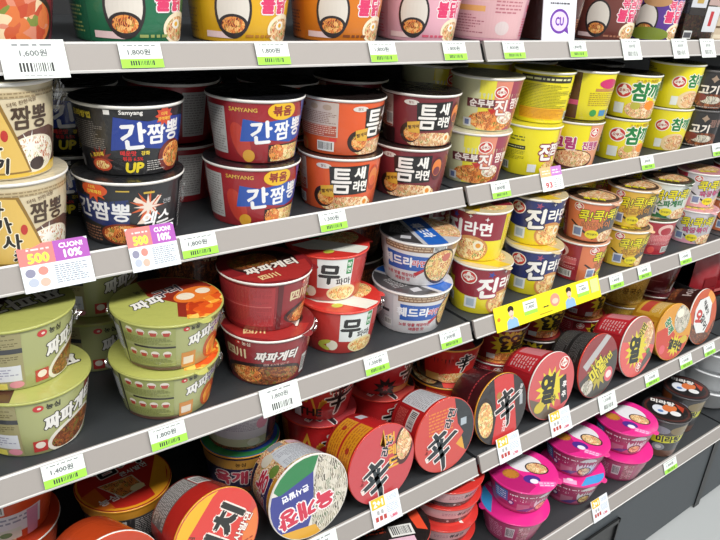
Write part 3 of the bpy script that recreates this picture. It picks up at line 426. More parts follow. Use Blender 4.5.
kind('yeolg', 'golden noodle bowl with green lid lettering', 'noodle_bowl', (.072, .0595, .088), '#c48a1e', [('r', 1.4, 2.2, .1, .9, '#d9a83c'), ('r', 1.5, 2.1, .2, .5, '#c84a3c'), ('lines', 1.5, 2.1, .55, .85, 5, '#e8d8b0'), ('r', 2.3, 2.9, .1, .9, '#d09a2c'), ('lines', 2.35, 2.85, .15, .85, 6, '#8a4a1c')] + yeol('#c48a1e')[:9], '#d8983c', [('p', [(-1, .2), (-.3, .3), (.2, -.2), (.9, -.3), (.6, -1), (-1, -1)], '#c84a3c'), ('e', .42, .4, .44, .52, 'F_gray'), ('e', .3, .62, .2, .16, '#efe8d4'), T('참깨', -.3, .3, .3, '#1f7a4c', out='#e8e8d8', b=.04, rot=-60), ('star', .1, -.5, .24, .42, 12, '#dccb36'), T('열라면', .15, -.5, .34, '#22261c', b=.05, rot=-20, sx=.8), ('e', -.6, -.5, .16, .16, '#d8606a'), ('e', .62, -.4, .2, .14, '#c8b43c')], rim='rim_gold')
kind('oh', 'brown noodle bowl with white octagon lid', 'noodle_bowl', (.073, .0595, .078), '#4a2018', [('r', 1.4, 2.9, .3, .9, '#3a1a16'), T('오징어', 2.2, .6, .3, '#b8a8a4', b=.03), ('r', 1.3, 2.9, .05, .28, 'F_dark')], '#c8552a', [('p', [(-1, .1), (-.5, -.3), (.4, -.7), (.9, -.3), (.9, -1), (-1, -1)], 'F_dark'), ('e', .55, .6, .3, .3, '#e89a3c'), ('p', star(-.05, .05, .66, .72, 4, 22), '#2a1a18'), ('p', [(-.3, .68), (.35, .68), (.62, .35), (.5, -.3), (.15, -.62), (-.45, -.5), (-.68, -.1), (-.6, .4)], '#e6e6e4'), T('오', -.3, .1, .4, '#c02a20', b=.06, rot=-15), T('징어', .05, -.2, .3, '#24201e', b=.04, rot=-60), T('해물맛', .2, .3, .2, '#3a3632', b=.03, rot=-60)], rim='rim_white')
kind('yeol4', 'red noodle cup with yellow burst', 'noodle_cup', (.064, .052, .082), '#8c1a22', yeol('#8c1a22') + [('r', .3, .9, .2, .965, '#3a2420'), ('star', .25, .6, .24, .36, 13, '#d9c226'), T('열', .25, .6, .46, '#1c1a14', b=.03)], '#a02028', [('e', 0, 0, .9, .9, 'F_red')], rim='rim_white')
kind('yeol5', 'black noodle cup with white emblem', 'noodle_cup', (.064, .052, .082), '#2a1c1a', yeol('#2a1c1a') + [('r', -.7, .9, .05, .4, 'F_red')], '#2a2020', [('e', 0, 0, .9, .9, '#7c1c20')], rim='rim_white')
kind('gold', 'golden noodle cup covered in a noodle picture', 'noodle_cup', (.064, .053, .082), '#b88a2c', [('r', -2.4, 2.4, .04, .95, 'F_gold'), T('콩국수', .2, .5, .2, '#6a4a18')], '#8a6a2c', [('e', 0, 0, .92, .92, '#b08a34')], rim='rim_white')
kind('maro', 'maroon noodle cup with a noodle picture at the side', 'noodle_cup', (.064, .05, .086), '#74242c', [('r', -.1, .9, .04, .7, 'F_dark'), ('e', .3, .2, .2, .2, '#d8d4cc'), ('r', -1.8, -.3, .44, .47, '#a0585c'), ('r', -1.8, -.3, .05, .08, '#c8a0a0'), ('lines', -1.8, -.35, .5, .9, 7, '#8c3a42')], '#5a1c22', rim='rim_white')
kind('ora', 'orange noodle bowl with white nutrition panel', 'noodle_bowl', (.072, .058, .085), '#c9481c', [('r', -2.4, .1, .02, .3, 'F_yel'), T('오', -.9, .6, .3, '#1c1614', out='#efe6de', b=.05), T('큰사발면', -.75, .35, .1, '#efe6de'), ('r', -.28, .55, .2, .62, '#d4d4dc'), ('lines', -.24, .5, .4, .58, 2, '#8a8aa0'), ('r', -.2, .2, .06, .3, '#c8d4cc'), ('e', -.05, .18, .1, .06, '#4a8a5a'), ('bar', -.26, -.02, .66, .92), ('r', .3, .5, .04, .6, '#c88aa8')], '#c9481c', [('e', 0, 0, .98, .98, '#b83c1c'), ('e', .1, .1, .6, .5, 'F_red')], rim='rim_white')
HP = '#d2297f'
kind('pink', 'bright pink noodle bowl', 'noodle_bowl', (.0728, .0535, .07), '#a3285c', [
 ('r', -2.4, 2.4, .1, .22, '#b84a7a'), T('빨강라면', -.02, .66, .25, '#f4e4ee', b=.012), ('e', .55, .5, .34, .4, '#d8d4da'), ('e', .52, .28, .24, .22, '#4a2a20'), ('e', .52, .29, .2, .16, 'F_yel'), ('e', -.5, .4, .1, .1, '#4a2a7a'), ('e', -.5, .4, .06, .06, '#e0d8e8'), ('r', -.3, .1, .12, .42, '#b06a84'), ('r', -1.05, -.6, .4, .86, '#2f6cb0'), ('lines', -1.0, -.66, .45, .8, 3, '#c8dcf0'), ('p', [(-.3, .1), (.1, .1), (.3, .3), (.0, .25)], '#4a2a7a')]
 + [('r', 1.2, 2.6, .08, .9, '#b03a6c'), ('lines', 1.25, 1.7, .2, .8, 6, '#d890b0'), ('bar', 1.8, 2.05, .3, .75, '#e0c8d4'), ('r', 2.15, 2.5, .12, .85, 'F_pink')], HP,
 [('p', [(-1, -.2), (-.3, .05), (.2, -.7), (-.1, -1), (-1, -1)], '#b01c68'), ('e', .1, .3, .52, .4, '#dcdadf', -14), ('e', .42, .06, .34, .26, '#2c2024', -10), ('e', .42, .06, .3, .22, 'F_bowl', -10), ('e', -.4, -.2, .24, .2, '#a86a2c'), ('star', -.4, -.2, .14, .22, 10, '#b8782c'), ('e', .15, -.42, .24, .18, '#4c2a86'), ('e', .2, -.5, .12, .1, '#e4e0ea'), ('r', .3, .8, -.72, -.5, '#e86ab0'), ('lines', .32, .78, -.7, -.52, 2, '#f4c8de')], rim='rim_pink', tab=-25)
kind('pinkl', 'bright pink noodle bowl', 'noodle_bowl', (.0728, .0535, .07), '#a3285c', KIND['pink']['a'][1], HP, [('p', [(.2, -1), (.95, -.5), (.95, -.1), (.4, -.5)], '#3c9ad8'), ('r', -.3, .1, -.95, -.75, '#f0a8d0'), ('e', -.1, -.75, .1, .06, '#e8e0ea')], rim='rim_pink', tab=-25)
kind('tub', 'tall black noodle tub with glossy black lid', 'noodle_cup', (.0585, .041, .116), '#57504e', [
 ('r', -2.3, -.3, .02, .94, '#8a4a24'), ('r', -.3, .75, .02, .94, '#3a3a3e'), ('r', -.3, .75, .02, .2, '#6a4434'), ('p', [(-.28, .38), (.5, .46), (.5, .66), (-.28, .56)], '#d8d624'), T('미라탕', .08, .52, .17, '#2a2a14', out='#e6e22c', b=.04, rot=5), ('e', -.15, .74, .2, .1, '#8a8a98'), ('e', .35, .76, .3, .14, '#8a7a58'), ('e', -.1, .28, .14, .1, '#8c9098'), ('e', -.1, .28, .07, .05, '#d0d0d0'), ('r', -1.6, -.6, .5, .9, '#6a2c1c'), ('e', -1.1, .12, .8, .12, '#9a4a20'), ('star', -1.2, .1, .03, .07, 4, '#e0a070')], '#201a1b',
 [('e', 0, 0, .93, .9, '#4a221c'), ('e', 0, 0, .84, .8, '#191617'), ('e', -.3, -.1, .3, .36, '#d4d8e0', 20), ('e', .12, .12, .34, .26, '#d0703c', 40), ('e', .3, -.25, .22, .18, '#dedede'), ('e', -.3, -.2, .12, .1, '#5a7ab0'), T('미라탕', -.1, .52, .3, '#dad6d2', out='#2a2022', b=.04, rot=-10, sx=1.1), ('p', [(.4, .6), (.75, .3), (.62, -.1), (.5, .2)], '#a83a24')], rim='rim_grey')
kind('bowlr', 'flat red bowl with black band', 'noodle_bowl', (.0745, .062, .046), '#d8a8ac', [('r', -3, 3, .05, .3, '#2a2226'), T('볶음면', .2, .6, .22, '#3a2a34', b=.02, sh=.2), ('lines', -.8, -.2, .5, .7, 2, '#a86a7c'), ('e', 1, .16, .08, .08, '#c05a5a'), ('e', -.5, .16, .06, .06, '#c8c0c0')], '#c8302a', [('e', 0, .02, .86, .84, '#d23b32'), ('e', .05, .2, .6, .5, '#3a1a14'), ('e', .05, .2, .5, .42, 'F_brown'), ('p', [(.1, -.3), (.25, -.75), (.34, -.78), (.26, -.3)], '#e6ddd4')], rim='rim_red')
kind('bowlk', 'black bowl with orange rim and a barcode label', 'noodle_bowl', (.0745, .062, .05), '#2a1c18', [('r', -2, 2, .2, .7, '#7a1c14')], '#1c1413', [('e', 0, 0, .9, .9, '#1b1514'), ('bar', -.1, .5, -.45, -.1), ('r', -.2, .45, -.75, -.5, '#d8b0c0'), ('p', [(.5, .4), (.8, .5), (.85, -.4), (.6, -.3)], '#d8482a'), ('lines', -.7, -.2, -.3, .4, 5, '#a83a20')], rim='rim_red')
# ---- top shelf
def bul(w, d, f): return [('r', -2.4, -.62, .02, .96, d), ('lines', -1.2, -.7, .08, .36, 5, f), ('p', [(-1.05, .44), (-.85, .44), (-.82, .54), (-1.08, .54)], f), ('p', [(-1.05, .64), (-.85, .64), (-.82, .76), (-1.08, .76)], f), ('e', .5, .16, .26, .17, '#efe2c4'), ('e', .5, .15, .22, .13, 'F_bowl'), ('e', .46, .2, .08, .05, '#f0ece0'), ('e', .46, .2, .035, .025, '#e8b02c'), T('불닭', .34, .44, .2, '#d83a6a', out='#f2e6e8', b=.03, ow=.06), T('볶음면', .42, .64, .16, '#d83a6a', out='#f2e6e8', b=.02, ow=.06), ('r', -.55, -.2, .05, .12, '#e0c4c4'), ('lines', -.05, .4, .05, .12, 1, f), ('e', -.2, .36, .22, .31, '#2a2224'), ('e', -.2, .37, .19, .27, '#ddd6cc'), ('e', -.2, .2, .18, .12, '#2a2224'), ('e', -.2, .2, .14, .09, 'F_red')]
BD = (.0735, .061, .112)
kind('stew', 'noodle cup picturing a red stew bowl', 'noodle_cup', (.07, .056, .112), '#7c2230', [('r', -.75, 1.2, .3, .96, '#7c2230'), ('e', -.1, .2, .7, .34, '#35201a'), ('e', -.1, .2, .64, .29, 'F_sea'), T('육개장', -.1, .75, .3, '#eee4da', b=.04), ('r', .76, 1.05, .04, .9, '#aab0ba'), ('lines', .78, 1.03, .06, .9, 9, '#5c6070'), ('r', 1.05, 1.6, .02, .96, '#2a2a2c')], '#c8c0b0')
kind('bulg', 'dark green noodle cup with pink lettering', 'noodle_cup', BD, '#1f6a48', bul('#1f6a48', '#16573a', '#8c9a58'), '#1f6a48')
kind('buly', 'yellow noodle cup with pink lettering', 'noodle_cup', BD, '#dba81c', bul('#dba81c', '#cf9a18', '#a8701c'), '#dba81c')
kind('bulo', 'orange noodle cup with pink lettering', 'noodle_cup', BD, '#d3781c', bul('#d9aa5c', '#cf701c', '#7a3c14'), '#d3781c')
kind('bulp', 'light pink noodle cup with pink lettering', 'noodle_cup', BD, '#dfa9b8', bul('#dfa9b8', '#c98a9a', '#c8506a'), '#dfa9b8')
kind('bulq', 'light pink noodle cup turned to its ingredients side', 'noodle_cup', BD, '#dba6b4', bul('#dba6b4', '#d49aaa', '#c8506a') + [('r', 1.0, 2.6, .05, .95, '#dcb0b4'), ('r', 1.05, 1.95, .55, .9, '#e0b8b8'), ('lines', 1.1, 1.9, .6, .88, 5, '#a8606c'), ('r', 1.2, 1.9, .42, .5, '#e0a860'), ('lines', 1.1, 1.9, .1, .38, 5, '#b0707c'), ('e', 2.2, .2, .12, .1, '#d8c8c8'), ('lines', 2.05, 2.5, .4, .85, 7, '#b8707c')], '#dfa9b8')
kind('bulb', 'reddish brown noodle cup with pink lettering', 'noodle_cup', BD, '#6e3830', bul('#6e3830', '#4a221c', '#a87058'), '#6e3830')
kind('bulv', 'purple noodle cup with pink lettering and bowl picture', 'noodle_cup', (.058, .049, .112), '#57328c', bul('#57328c', '#47267a', '#7a9a3c') + [('e', -.1, .12, .4, .12, '#7a8a2c'), ('e', -.05, .7, .25, .1, '#b88a5c')], '#57328c')

PROTO = {}
def proto(k):
    if k not in PROTO:
        d = KIND[k]; r = cup(d['name'], d['dims'], *d['a'], **d['k']); PROTO[k] = [r, False]
    p = PROTO[k]
    if p[1]: return dup(p[0])
    p[1] = True; return p[0]

# ------------------------------------------------------------------ shelving geometry (metres; x = 0 at the joint of the two bays, floor z = 0)
SF = {1: (0.0, 1.2778), 2: (-.0045, 1.0328), 3: (-.0656, .7939), 4: (-.1292, .5297), 5: (-.2016, .290)}   # shelf: front edge y, top z
ORD = {1: 'top', 2: 'second', 3: 'third', 4: 'fourth', 5: 'bottom'}
DROP = {1: .004, 2: .010, 3: .003, 4: .003, 5: .003}
DZ, DY = .0292, .01345
BACK = .40
deck = solid('shelf_paint', '#303336', .5, bump=.05, bscale=300)
raw = solid('rail_grey', '#98938f', .55, spec=.25)
edge = solid('rail_edge', '#c9c8c6', .3)
under = solid('shelf_underside', '#2c2d30', .6)
backm = solid('back_panel_paint', '#232426', .6)
kickm = solid('kick_paint', '#454b50', .5, bump=.04, bscale=200)
blk = solid('black_plastic', '#121314', .35)
def bay(x0, x1, label, vent=False):
    root = empty('shelving_unit'); tag(root, label, 'shelves', 'shop shelving units standing side by side')
    m = MB(); m.box(x0, x1, BACK, BACK+.02, .02, 2.0, backm); m.build('back_panel', root)
    for s in (1, 2, 3, 4, 5):
        y, z = SF[s]; zt = z-DROP[s]
        m = MB(); m.box(x0+.004, x1-.004, y+.006, BACK-.001, zt-.022, zt, deck); m.box(x0+.004, x1-.004, y+.03, BACK-.001, zt-.03, zt-.022, under)
        sh = m.build('shelf_board', root)
        m = MB(); a, b = x0+.005, x1-.005
        m.prism([(y, z), (y-DY, z-DZ), (y-DY+.003, z-DZ-.001), (y+.005, z-.0005)], a, b, raw)
        m.prism([(y+.0006, z+.0012), (y-.0012, z-.0008), (y-.0006, z-.002), (y+.001, z-.0005)], a, b, edge)
        m.prism([(y-DY-.0002, z-DZ+.002), (y-DY-.0016, z-DZ+.0012), (y-DY-.0012, z-DZ-.001), (y-DY+.001, z-DZ-.001)], a, b, edge)
        m.build('price_rail', sh)
        for bx in (x0+.012, x1-.012):
            if s == 4 and .9 < bx < 1: continue
            m = MB(); m.prism([(y+.04, zt-.03), (BACK-.002, zt-.03), (BACK-.002, zt-.075), (BACK-.1, zt-.07)], bx-.0015, bx+.0015, under); m.build('bracket', sh)
    for ux in (x0+.001, x1-.019):
        m = MB(); m.box(ux, ux+.018, BACK-.02, BACK-.0005, .02, 2.0, blk); m.build('upright', root)
    y = SF[5][0]
    m = MB(); m.box(x0+.006, x1-.006, y+.004, y+.02, .012, .290-.032, kickm)
    k = m.build('kick_panel', root); dv = -.033
    if vent:
        vx = .19
        m = MB(); yy = y+.003
        m.prism([(yy-.001, .118+dv), (yy-.001, .222+dv), (yy+.0005, .222+dv), (yy+.0005, .118+dv)], vx-.02, vx+.30, blk)
        m.box(vx-.02, vx+.3, yy-.006, yy, .210+dv, .222+dv, blk); m.box(vx-.02, vx+.3, yy-.006, yy, .118+dv, .124+dv, blk); m.box(vx-.02, vx-.014, yy-.006, yy, .118+dv, .222+dv, blk); m.box(vx+.294, vx+.3, yy-.006, yy, .118+dv, .222+dv, blk)
        m.box(vx+.10, vx+.2, yy-.005, yy-.001, .178+dv, .184+dv, kickm); m.box(vx+.10, vx+.106, yy-.005, yy-.001, .14+dv, .184+dv, kickm); m.box(vx+.194, vx+.2, yy-.005, yy-.001, .14+dv, .184+dv, kickm)
        m.build('socket_recess', k)
    return root
bay(-1.06, 0, 'left grey shelving unit holding the wide bowls and black cups')
bay(0, .945, 'middle grey shelving unit with dark kick panel and yellow promotion strip', True)
bay(.945, 1.9, 'rightmost grey shelving unit beyond the second post')
m = MB(); m.box(.931, .959, SF[5][0]+.0005, SF[5][0]+.0035, .0, .258, blk)
tag(m.build('joint_strip'), 'black vertical strip between two dark kick panels', 'strip')

floor = solid('floor_vinyl', '#a9adae', .35, bump=.03, bscale=40)
m = MB(); m.add([(-4, -2.45, 0), (5, -2.45, 0), (5, 1.2, 0), (-4, 1.2, 0)], [(0, 1, 2, 3)], floor); tag(m.build('floor'), kind='structure')
wallm = solid('wall_paint', '#c8cacb', .7)
m = MB(); m.box(-4, 5, 1.2, 1.25, 0, 2.7, wallm); tag(m.build('wall_back'), kind='structure')
m = MB(); m.box(-4, 5, -2.45, -2.4, 0, 2.7, solid('blocker_wall_paint', '#8f9192', .7)); tag(m.build('wall_light_blocker'), kind='structure')  # unseen wall, set close and dark to cut light on the lower shelves
m = MB(); m.box(5, 5.05, -2.45, 1.2, 0, 2.7, wallm); tag(m.build('wall_right'), kind='structure')
m = MB(); m.box(-4.05, -4, -2.45, 1.2, 0, 2.7, wallm); tag(m.build('wall_left'), kind='structure')
m = MB(); m.box(-4.05, 5.05, -2.45, 1.25, 2.7, 2.75, solid('ceiling_tile', '#d8d9d8', .8)); tag(m.build('ceiling'), kind='structure')

# ------------------------------------------------------------------ place the cups
PLACED = {}
def put(k, s, x, y, rot, lev=0, row='front', where=None, lidrot=None, label=None):
    """x from the joint, y behind the shelf's front edge, rot = where the front of the print looks (0 = aisle)"""
    o = proto(k); h = KIND[k]['dims'][2]
    if lev == 0: y = max(y, KIND[k]['dims'][1]+.0068)
    o.location = (x, SF[s][0]+y, SF[s][1]-DROP[s]+.0004+lev); o.rotation_euler = (0, 0, R(rot))
    if lidrot is not None:
        for ch in o.children:
            if ch.name.startswith('lid'): ch.rotation_euler = (0, 0, R(lidrot))
    d = KIND[k]['desc']
    tag(o, label or (d + ', ' + (where or 'alone') + (', %s shelf' % ORD[s])), 'noodle bowl' if 'bowl' in KIND[k]['name'] else 'noodle cup', 'noodle cups on the %s shelf' % ORD[s])
    o['dims'] = KIND[k]['dims']; PLACED[(k, s, 'up' if lev else 'low', round(x, 1))] = o
    return o
def stack(s, lower, upper=None, row='front', note=''):
    """lower, upper = (kind, x, y, rot, turn of the lid)"""
    put(lower[0], s, *lower[1:4], lidrot=lower[4] if len(lower) > 4 else 0, where='lower of %s pair' % row+note)
    put(upper[0], s, *upper[1:4], lidrot=upper[4] if len(upper) > 4 else 0, lev=KIND[lower[0]]['dims'][2]+.0014, where='upper of %s pair' % row+note)

# second shelf, front pairs
stack(2, ('naga', -.717, .064, 4), ('naga', -.722, .062, 1))
stack(2, ('exx', -.5675, .071, -30), ('up', -.559, .083, -11))
stack(2, ('gan', -.387, .060, -4), ('gan', -.379, .070, -4))
stack(2, ('teumo', -.2275, .061, -25), ('teumo', -.225, .069, 22))
stack(2, ('teumm', -.0765, .061, -41), ('teumm', -.064, .066, -22))
stack(2, ('sun', .090, .074, -36), ('sun', .104, .075, -30))
stack(2, ('jinj', .237, .062, -15), ('jinj', .262, .072, 128))
stack(2, ('cream', .366, .053, -50), ('cream', .384, .060, 115))
stack(2, ('cham', .540, .053, -29), ('cham', .543, .051, -42))
stack(2, ('chambig', .744, .075, -24), ('chambig', .736, .068, -12))
stack(2, ('gogi', .868, .056, -40), ('gogi', .866, .057, -40))
# second shelf, rear pairs
def rear(s, k, x, y, rot, k2=None, note=''): stack(s, (k, x, y, rot), (k2 or k, x+.004, y+.004, rot+6), 'rear', note)
rear(2, 'up', -.60, .22, -20); rear(2, 'gan', -.445, .212, 80); rear(2, 'teumo', -.26, .208, 20); rear(2, 'teumm', -.11, .205, -20)
rear(2, 'sun', .10, .215, -20); rear(2, 'jinj', .23, .205, -20); rear(2, 'cream', .355, .19, -20); rear(2, 'cham', .475, .18, -20); rear(2, 'gogi', .61, .19, -20)
# third shelf
stack(3, ('chapa', -.730, .084, 27, 135), ('chapa', -.737, .100, 48, 114))
stack(3, ('paguri', -.556, .0605, 15, -15), ('paguri', -.549, .067, 14, -14))
stack(3, ('sach', -.393, .061, -37), ('sach', -.391, .078, 58, -62))
stack(3, ('moo', -.243, .085, -7), ('moo', -.247, .120, -22, 22))
stack(3, ('hwe', -.091, .072, -6), ('hwe', -.072, .085, -44))
stack(3, ('jinr', .071, .058, -26), ('jinr', .074, .082, -95))
stack(3, ('jinb', .230, .064, -36), ('jinb', .240, .084, -44))
stack(3, ('koko', .378, .052, 14), ('koko', .387, .052, -46))
stack(3, ('kokc', .543, .046, -31), ('kokc', .557, .064, -49))
stack(3, ('koks', .672, .066, 100), ('koks', .692, .060, -51))
stack(3, ('kokp', .845, .040, -54), ('kokp', .865, .070, -28))
stack(3, ('koko', 1.03, .05, -40), ('koks', 1.03, .06, -40), note=' far end')
rear(3, 'chapa', -.60, .235, 20); rear(3, 'noodark', -.44, .228, 0, note=' behind dark red bowls'); rear(3, 'noodark', -.115, .235, -30, note=' behind white cups'); 
rear(3, 'jinr', .084, .216, -40); rear(3, 'jinb', .212, .205, -40); rear(3, 'koks', .35, .19, -40); rear(3, 'kokc', .5, .185, -40); rear(3, 'koko', .64, .2, -40); rear(3, 'kokp', .78, .19, -40)
# fourth shelf: upright pairs behind
def up4(k, x, y, rot, k2=None, rot2=None, note=''): stack(4, (k, x, y, rot), (k2 or k, x+.003, y+.003, rot if rot2 is None else rot2), 'rear', note)
up4('ora', -.775, .21, -8)
put('kimu', 4, -.604, .207, 0, where='alone behind lying bowls', lidrot=8)
up4('yukg', -.395, .21, -28, 'yukg', 150)
put('yuk', 4, -.305, .335, -20, where='half hidden behind the lying bowls')
up4('red', -.234, .205, -2, 'red', -2); up4('shin', -.085, .208, -5, 'shin', 20); up4('shinb', .066, .178, -20, 'shinb', -32)
up4('yeol4', .228, .18, 10, 'yeol4', -25, ' behind pepper bowl'); up4('yeol5', .392, .2, -55, 'yeol4', -25, ' behind black bowl'); up4('yeol4', .58, .212, 0, 'yeol4', 5, ' behind pink lid'); up4('gold', .745, .2, -40, 'gold', -50); up4('maro', .878, .19, -40, 'maro', -10)
# fourth shelf: front row lying on its side, lids to the aisle
def roll(k, x, y, phi, spin, lr=0):
    o = proto(k); rt, rb, h = KIND[k]['dims']; rt += .0014
    x += .012*(x+.883)/.70; y += .012; al = math.asin((rt-rb)/h); f = R(phi)
    d = Vector((math.sin(f)*math.cos(al), -math.cos(f)*math.cos(al), math.sin(al)))
    L = Vector((x, SF[4][0]+y, SF[4][1]-.0014+rt*math.cos(al))); B = L-d*h
    o.location = B
    o.rotation_euler = (Matrix.Rotation(f, 3, 'Z') @ Matrix.Rotation(PI/2-al, 3, 'X') @ Matrix.Rotation(R(spin), 3, 'Z')).to_euler()
    for ch in o.children:
        if ch.name.startswith('lid'): ch.rotation_euler = (0, 0, R(lr-spin))
    tag(o, KIND[k]['desc'] + ', lying on its side, fourth shelf front', 'noodle bowl', 'noodle bowls lying along the fourth shelf')
roll('ora', -.69, .010, 6, 60); roll('kim', -.539, .010, 8, 30); roll('yuk', -.383, .007, -2, -88); roll('red', -.237, .007, 1, 62); roll('shin', -.090, .008, -2, 66)
roll('shinb', .060, .009, 0, 0); roll('yeolp', .213, .009, 0, 60); roll('mayeol', .369, .007, 1, 40); roll('yeol', .526, .010, 1, 60); roll('yeolg', .676, .007, -4, 60); roll('oh', .826, .013, 2, 30)
# bottom shelf
stack(5, ('pinkl', .145, .070, 184), ('pink', .160, .075, -35), note=' by the red bowls'); stack(5, ('pinkl', .350, .076, -50), ('pink', .357, .083, -62), note=' in the middle'); stack(5, ('pinkl', .522, .054, 176), ('pink', .527, .068, -60), note=' by the black tubs')
put('tub', 5, .687, .040, -50, where='nearer the pink bowls'); put('tub', 5, .832, .078, -55, where='beside the white bowls')
for i in range(4): put('bowlr', 5, -.012-.006*(i % 2), .135-.005*(i % 2), -30+8*i, lev=i*.0475, where=['lowest', 'second lowest', 'third from below', 'topmost'][i]+' of its stack')
for i in range(3): put('bowlk', 5, -.185, .10, -20, lev=i*.0515, where=['lowest', 'middle', 'topmost'][i]+' of its stack')
# top shelf
put('stew', 1, -.705, .068, 0, where='leftmost cup'); put('bulg', 1, -.554, .073, -4, where='beside the stew cup'); put('buly', 1, -.402, .073, -15, where='beside the green cup'); put('bulo', 1, -.240, .074, -20, where='beside the yellow cup')
put('bulp', 1, -.079, .074, -27, where='beside the orange cup'); put('bulq', 1, .085, .074, 128, where='second of the pink cups'); put('bulb', 1, .262, .092, 128, where='behind the white card')
put('bulb', 1, .425, .075, -44, where='just past the white card'); put('bulv', 1, .585, .060, -50, where='alone')

# ------------------------------------------------------------------ further goods
clear = bpy.data.materials.new('clear_plastic'); clear.use_nodes = True
nt = clear.node_tree; nt.nodes.clear(); out = nt.nodes.new('ShaderNodeOutputMaterial'); mx = nt.nodes.new('ShaderNodeMixShader'); tr = nt.nodes.new('ShaderNodeBsdfTransparent'); gl = nt.nodes.new('ShaderNodeBsdfGlossy'); gl.inputs['Roughness'].default_value = .12
fr = nt.nodes.new('ShaderNodeLayerWeight'); fr.inputs[0].default_value = .35; ad = nt.nodes.new('ShaderNodeMath'); ad.operation = 'ADD'; ad.inputs[1].default_value = .07
nt.links.new(fr.outputs['Fresnel'], ad.inputs[0]); nt.links.new(ad.outputs[0], mx.inputs[0]); nt.links.new(tr.outputs[0], mx.inputs[1]); nt.links.new(gl.outputs[0], mx.inputs[2]); nt.links.new(mx.outputs[0], out.inputs[0])
def flatart(mb, ops, x0, z0, w, h, y, nx=1, org=None):
    """art in a 1 x 1 square laid on the plane facing -Y"""
    for li, (v, f, k, *sh) in enumerate(expand(ops)):
        V, F = refine(v, f, None, None, [(a*h/w, b) for a, b in sh[0]] if sh else None)
        mb.add([(x0+a*w, y-.0001-.00004*li-t*.3, z0+b*h) for a, b, t in V], F, paper(k) if k[0] == '#' else k)
def paper(h):
    """plain printed card without wrap"""
    n = 'card_'+h.lstrip('#')
    if n not in _M:
        m, nt, b = base_mat(n, .7, 0, 0, spec=.25); setin(b, 'Base Color', lin(h)); _M[n] = m
    return _M[n]
# clear box of brown noodles
z1 = SF[1][1]-.0036
r = empty('noodle_box'); r.location = (.735, .066, z1+.0006); r.rotation_euler = (0, 0, R(-12)); tag(r, 'clear plastic box of brown noodles on the top shelf', 'box')
m = MB(); m.box(-.048, .048, -.035, .05, .0, .004, '#54452c'); m.box(-.048, .048, -.035, .05, .004, .055, 'F_brown'); m.build('noodles', r)
m = MB()
prof = lambda t: (.05+.008*t, .037+.008*t, .125*t)
P = [(-.05, -.037, 0), (.05, -.037, 0), (.05, .053, 0), (-.05, .053, 0), (-.058, -.045, .125), (.058, -.045, .125), (.058, .06, .125), (-.058, .06, .125)]
m.add(P, [(0, 1, 5, 4), (1, 2, 6, 5), (2, 3, 7, 6), (3, 0, 4, 7), (3, 2, 1, 0)], clear); m.box(-.06, .06, -.047, .062, .124, .129, clear); m.build('box_shell', r)
lift = []
def slant(x0, x1, t0, t1, k):
    m = MB()
    lift.append(0); ys = lambda t: -.0374-.008*t-.00006*len(lift)
    m.add([(x0, ys(t0), .125*t0), (x1, ys(t0), .125*t0), (x1, ys(t1), .125*t1), (x0, ys(t1), .125*t1)], [(0, 1, 2, 3)], k); m.build('label_sticker', r)
slant(-.045, .002, .55, .92, '#c9ccd2'); slant(-.045, .002, .42, .54, '#2a2422'); slant(.008, .05, .15, .58, '#d2d4d8'); slant(.008, .05, .6, .95, '#b49a94'); slant(.022, .032, .25, .5, '#b83038'); slant(-.03, -.01, .62, .85, '#b89a50'); slant(-.046, -.02, .02, .16, '#d8d8d4'); slant(-.044, -.022, .04, .13, '#55555a')
r = empty('noodle_box'); r.location = (.885, .072, z1+.0006); r.rotation_euler = (0, 0, R(-15)); tag(r, 'beige cardboard box with black letter on the top shelf end', 'box')
m = MB(); m.box(-.055, .055, -.04, .04, 0, .08, '#c9b79c'); flatart(m, [T('영', .3, .62, .36, '#2a211c'), ('lines', .1, .8, .28, .42, 1, '#6a5540'), ('r', 0, 1, .04, .14, '#d8ccb4')], -.055, 0, .11, .08, -.04); m.build('box_carton', r)
m = MB(); m.box(-.056, .056, -.041, .041, .08, .1, '#2c2a2b'); m.build('box_top', r)
# card in front of the brown cup
r = empty('sign_card'); r.location = (.1985, SF[1][0]+.0015, SF[1][1]); r.rotation_euler = (R(-8), 0, 0); tag(r, 'white card with purple round logo standing on the top shelf edge', 'sign')
m = MB(); m.box(-.046, .046, -.0006, .0012, .0, .135, solid('card_white', '#dfe3ea', .35))
PU = '#6b3a9c'
flatart(m, [('e', .5, .245, .29, .155, PU), ('p', [(.6, .14), (.8, .085), (.74, .22)], PU), ('e', .5, .245, .235, .122, '#d5c4ea'), ('t', 'CU', .5, .245, .1, PU, {'b': .03, 'sx': 1.3}), ('lines', .2, .8, .44, .49, 1, '#55535c'), ('e', .5, .75, .3, .12, '#c9b8dc'), ('lines', .2, .8, .9, .96, 2, '#7a7880')], -.046, 0, .092, .135, -.0006)
m.build('card', r)
m = MB(); m.box(-.02, .02, .0012, .012, 0, .004, clear); m.build('card_foot', r)
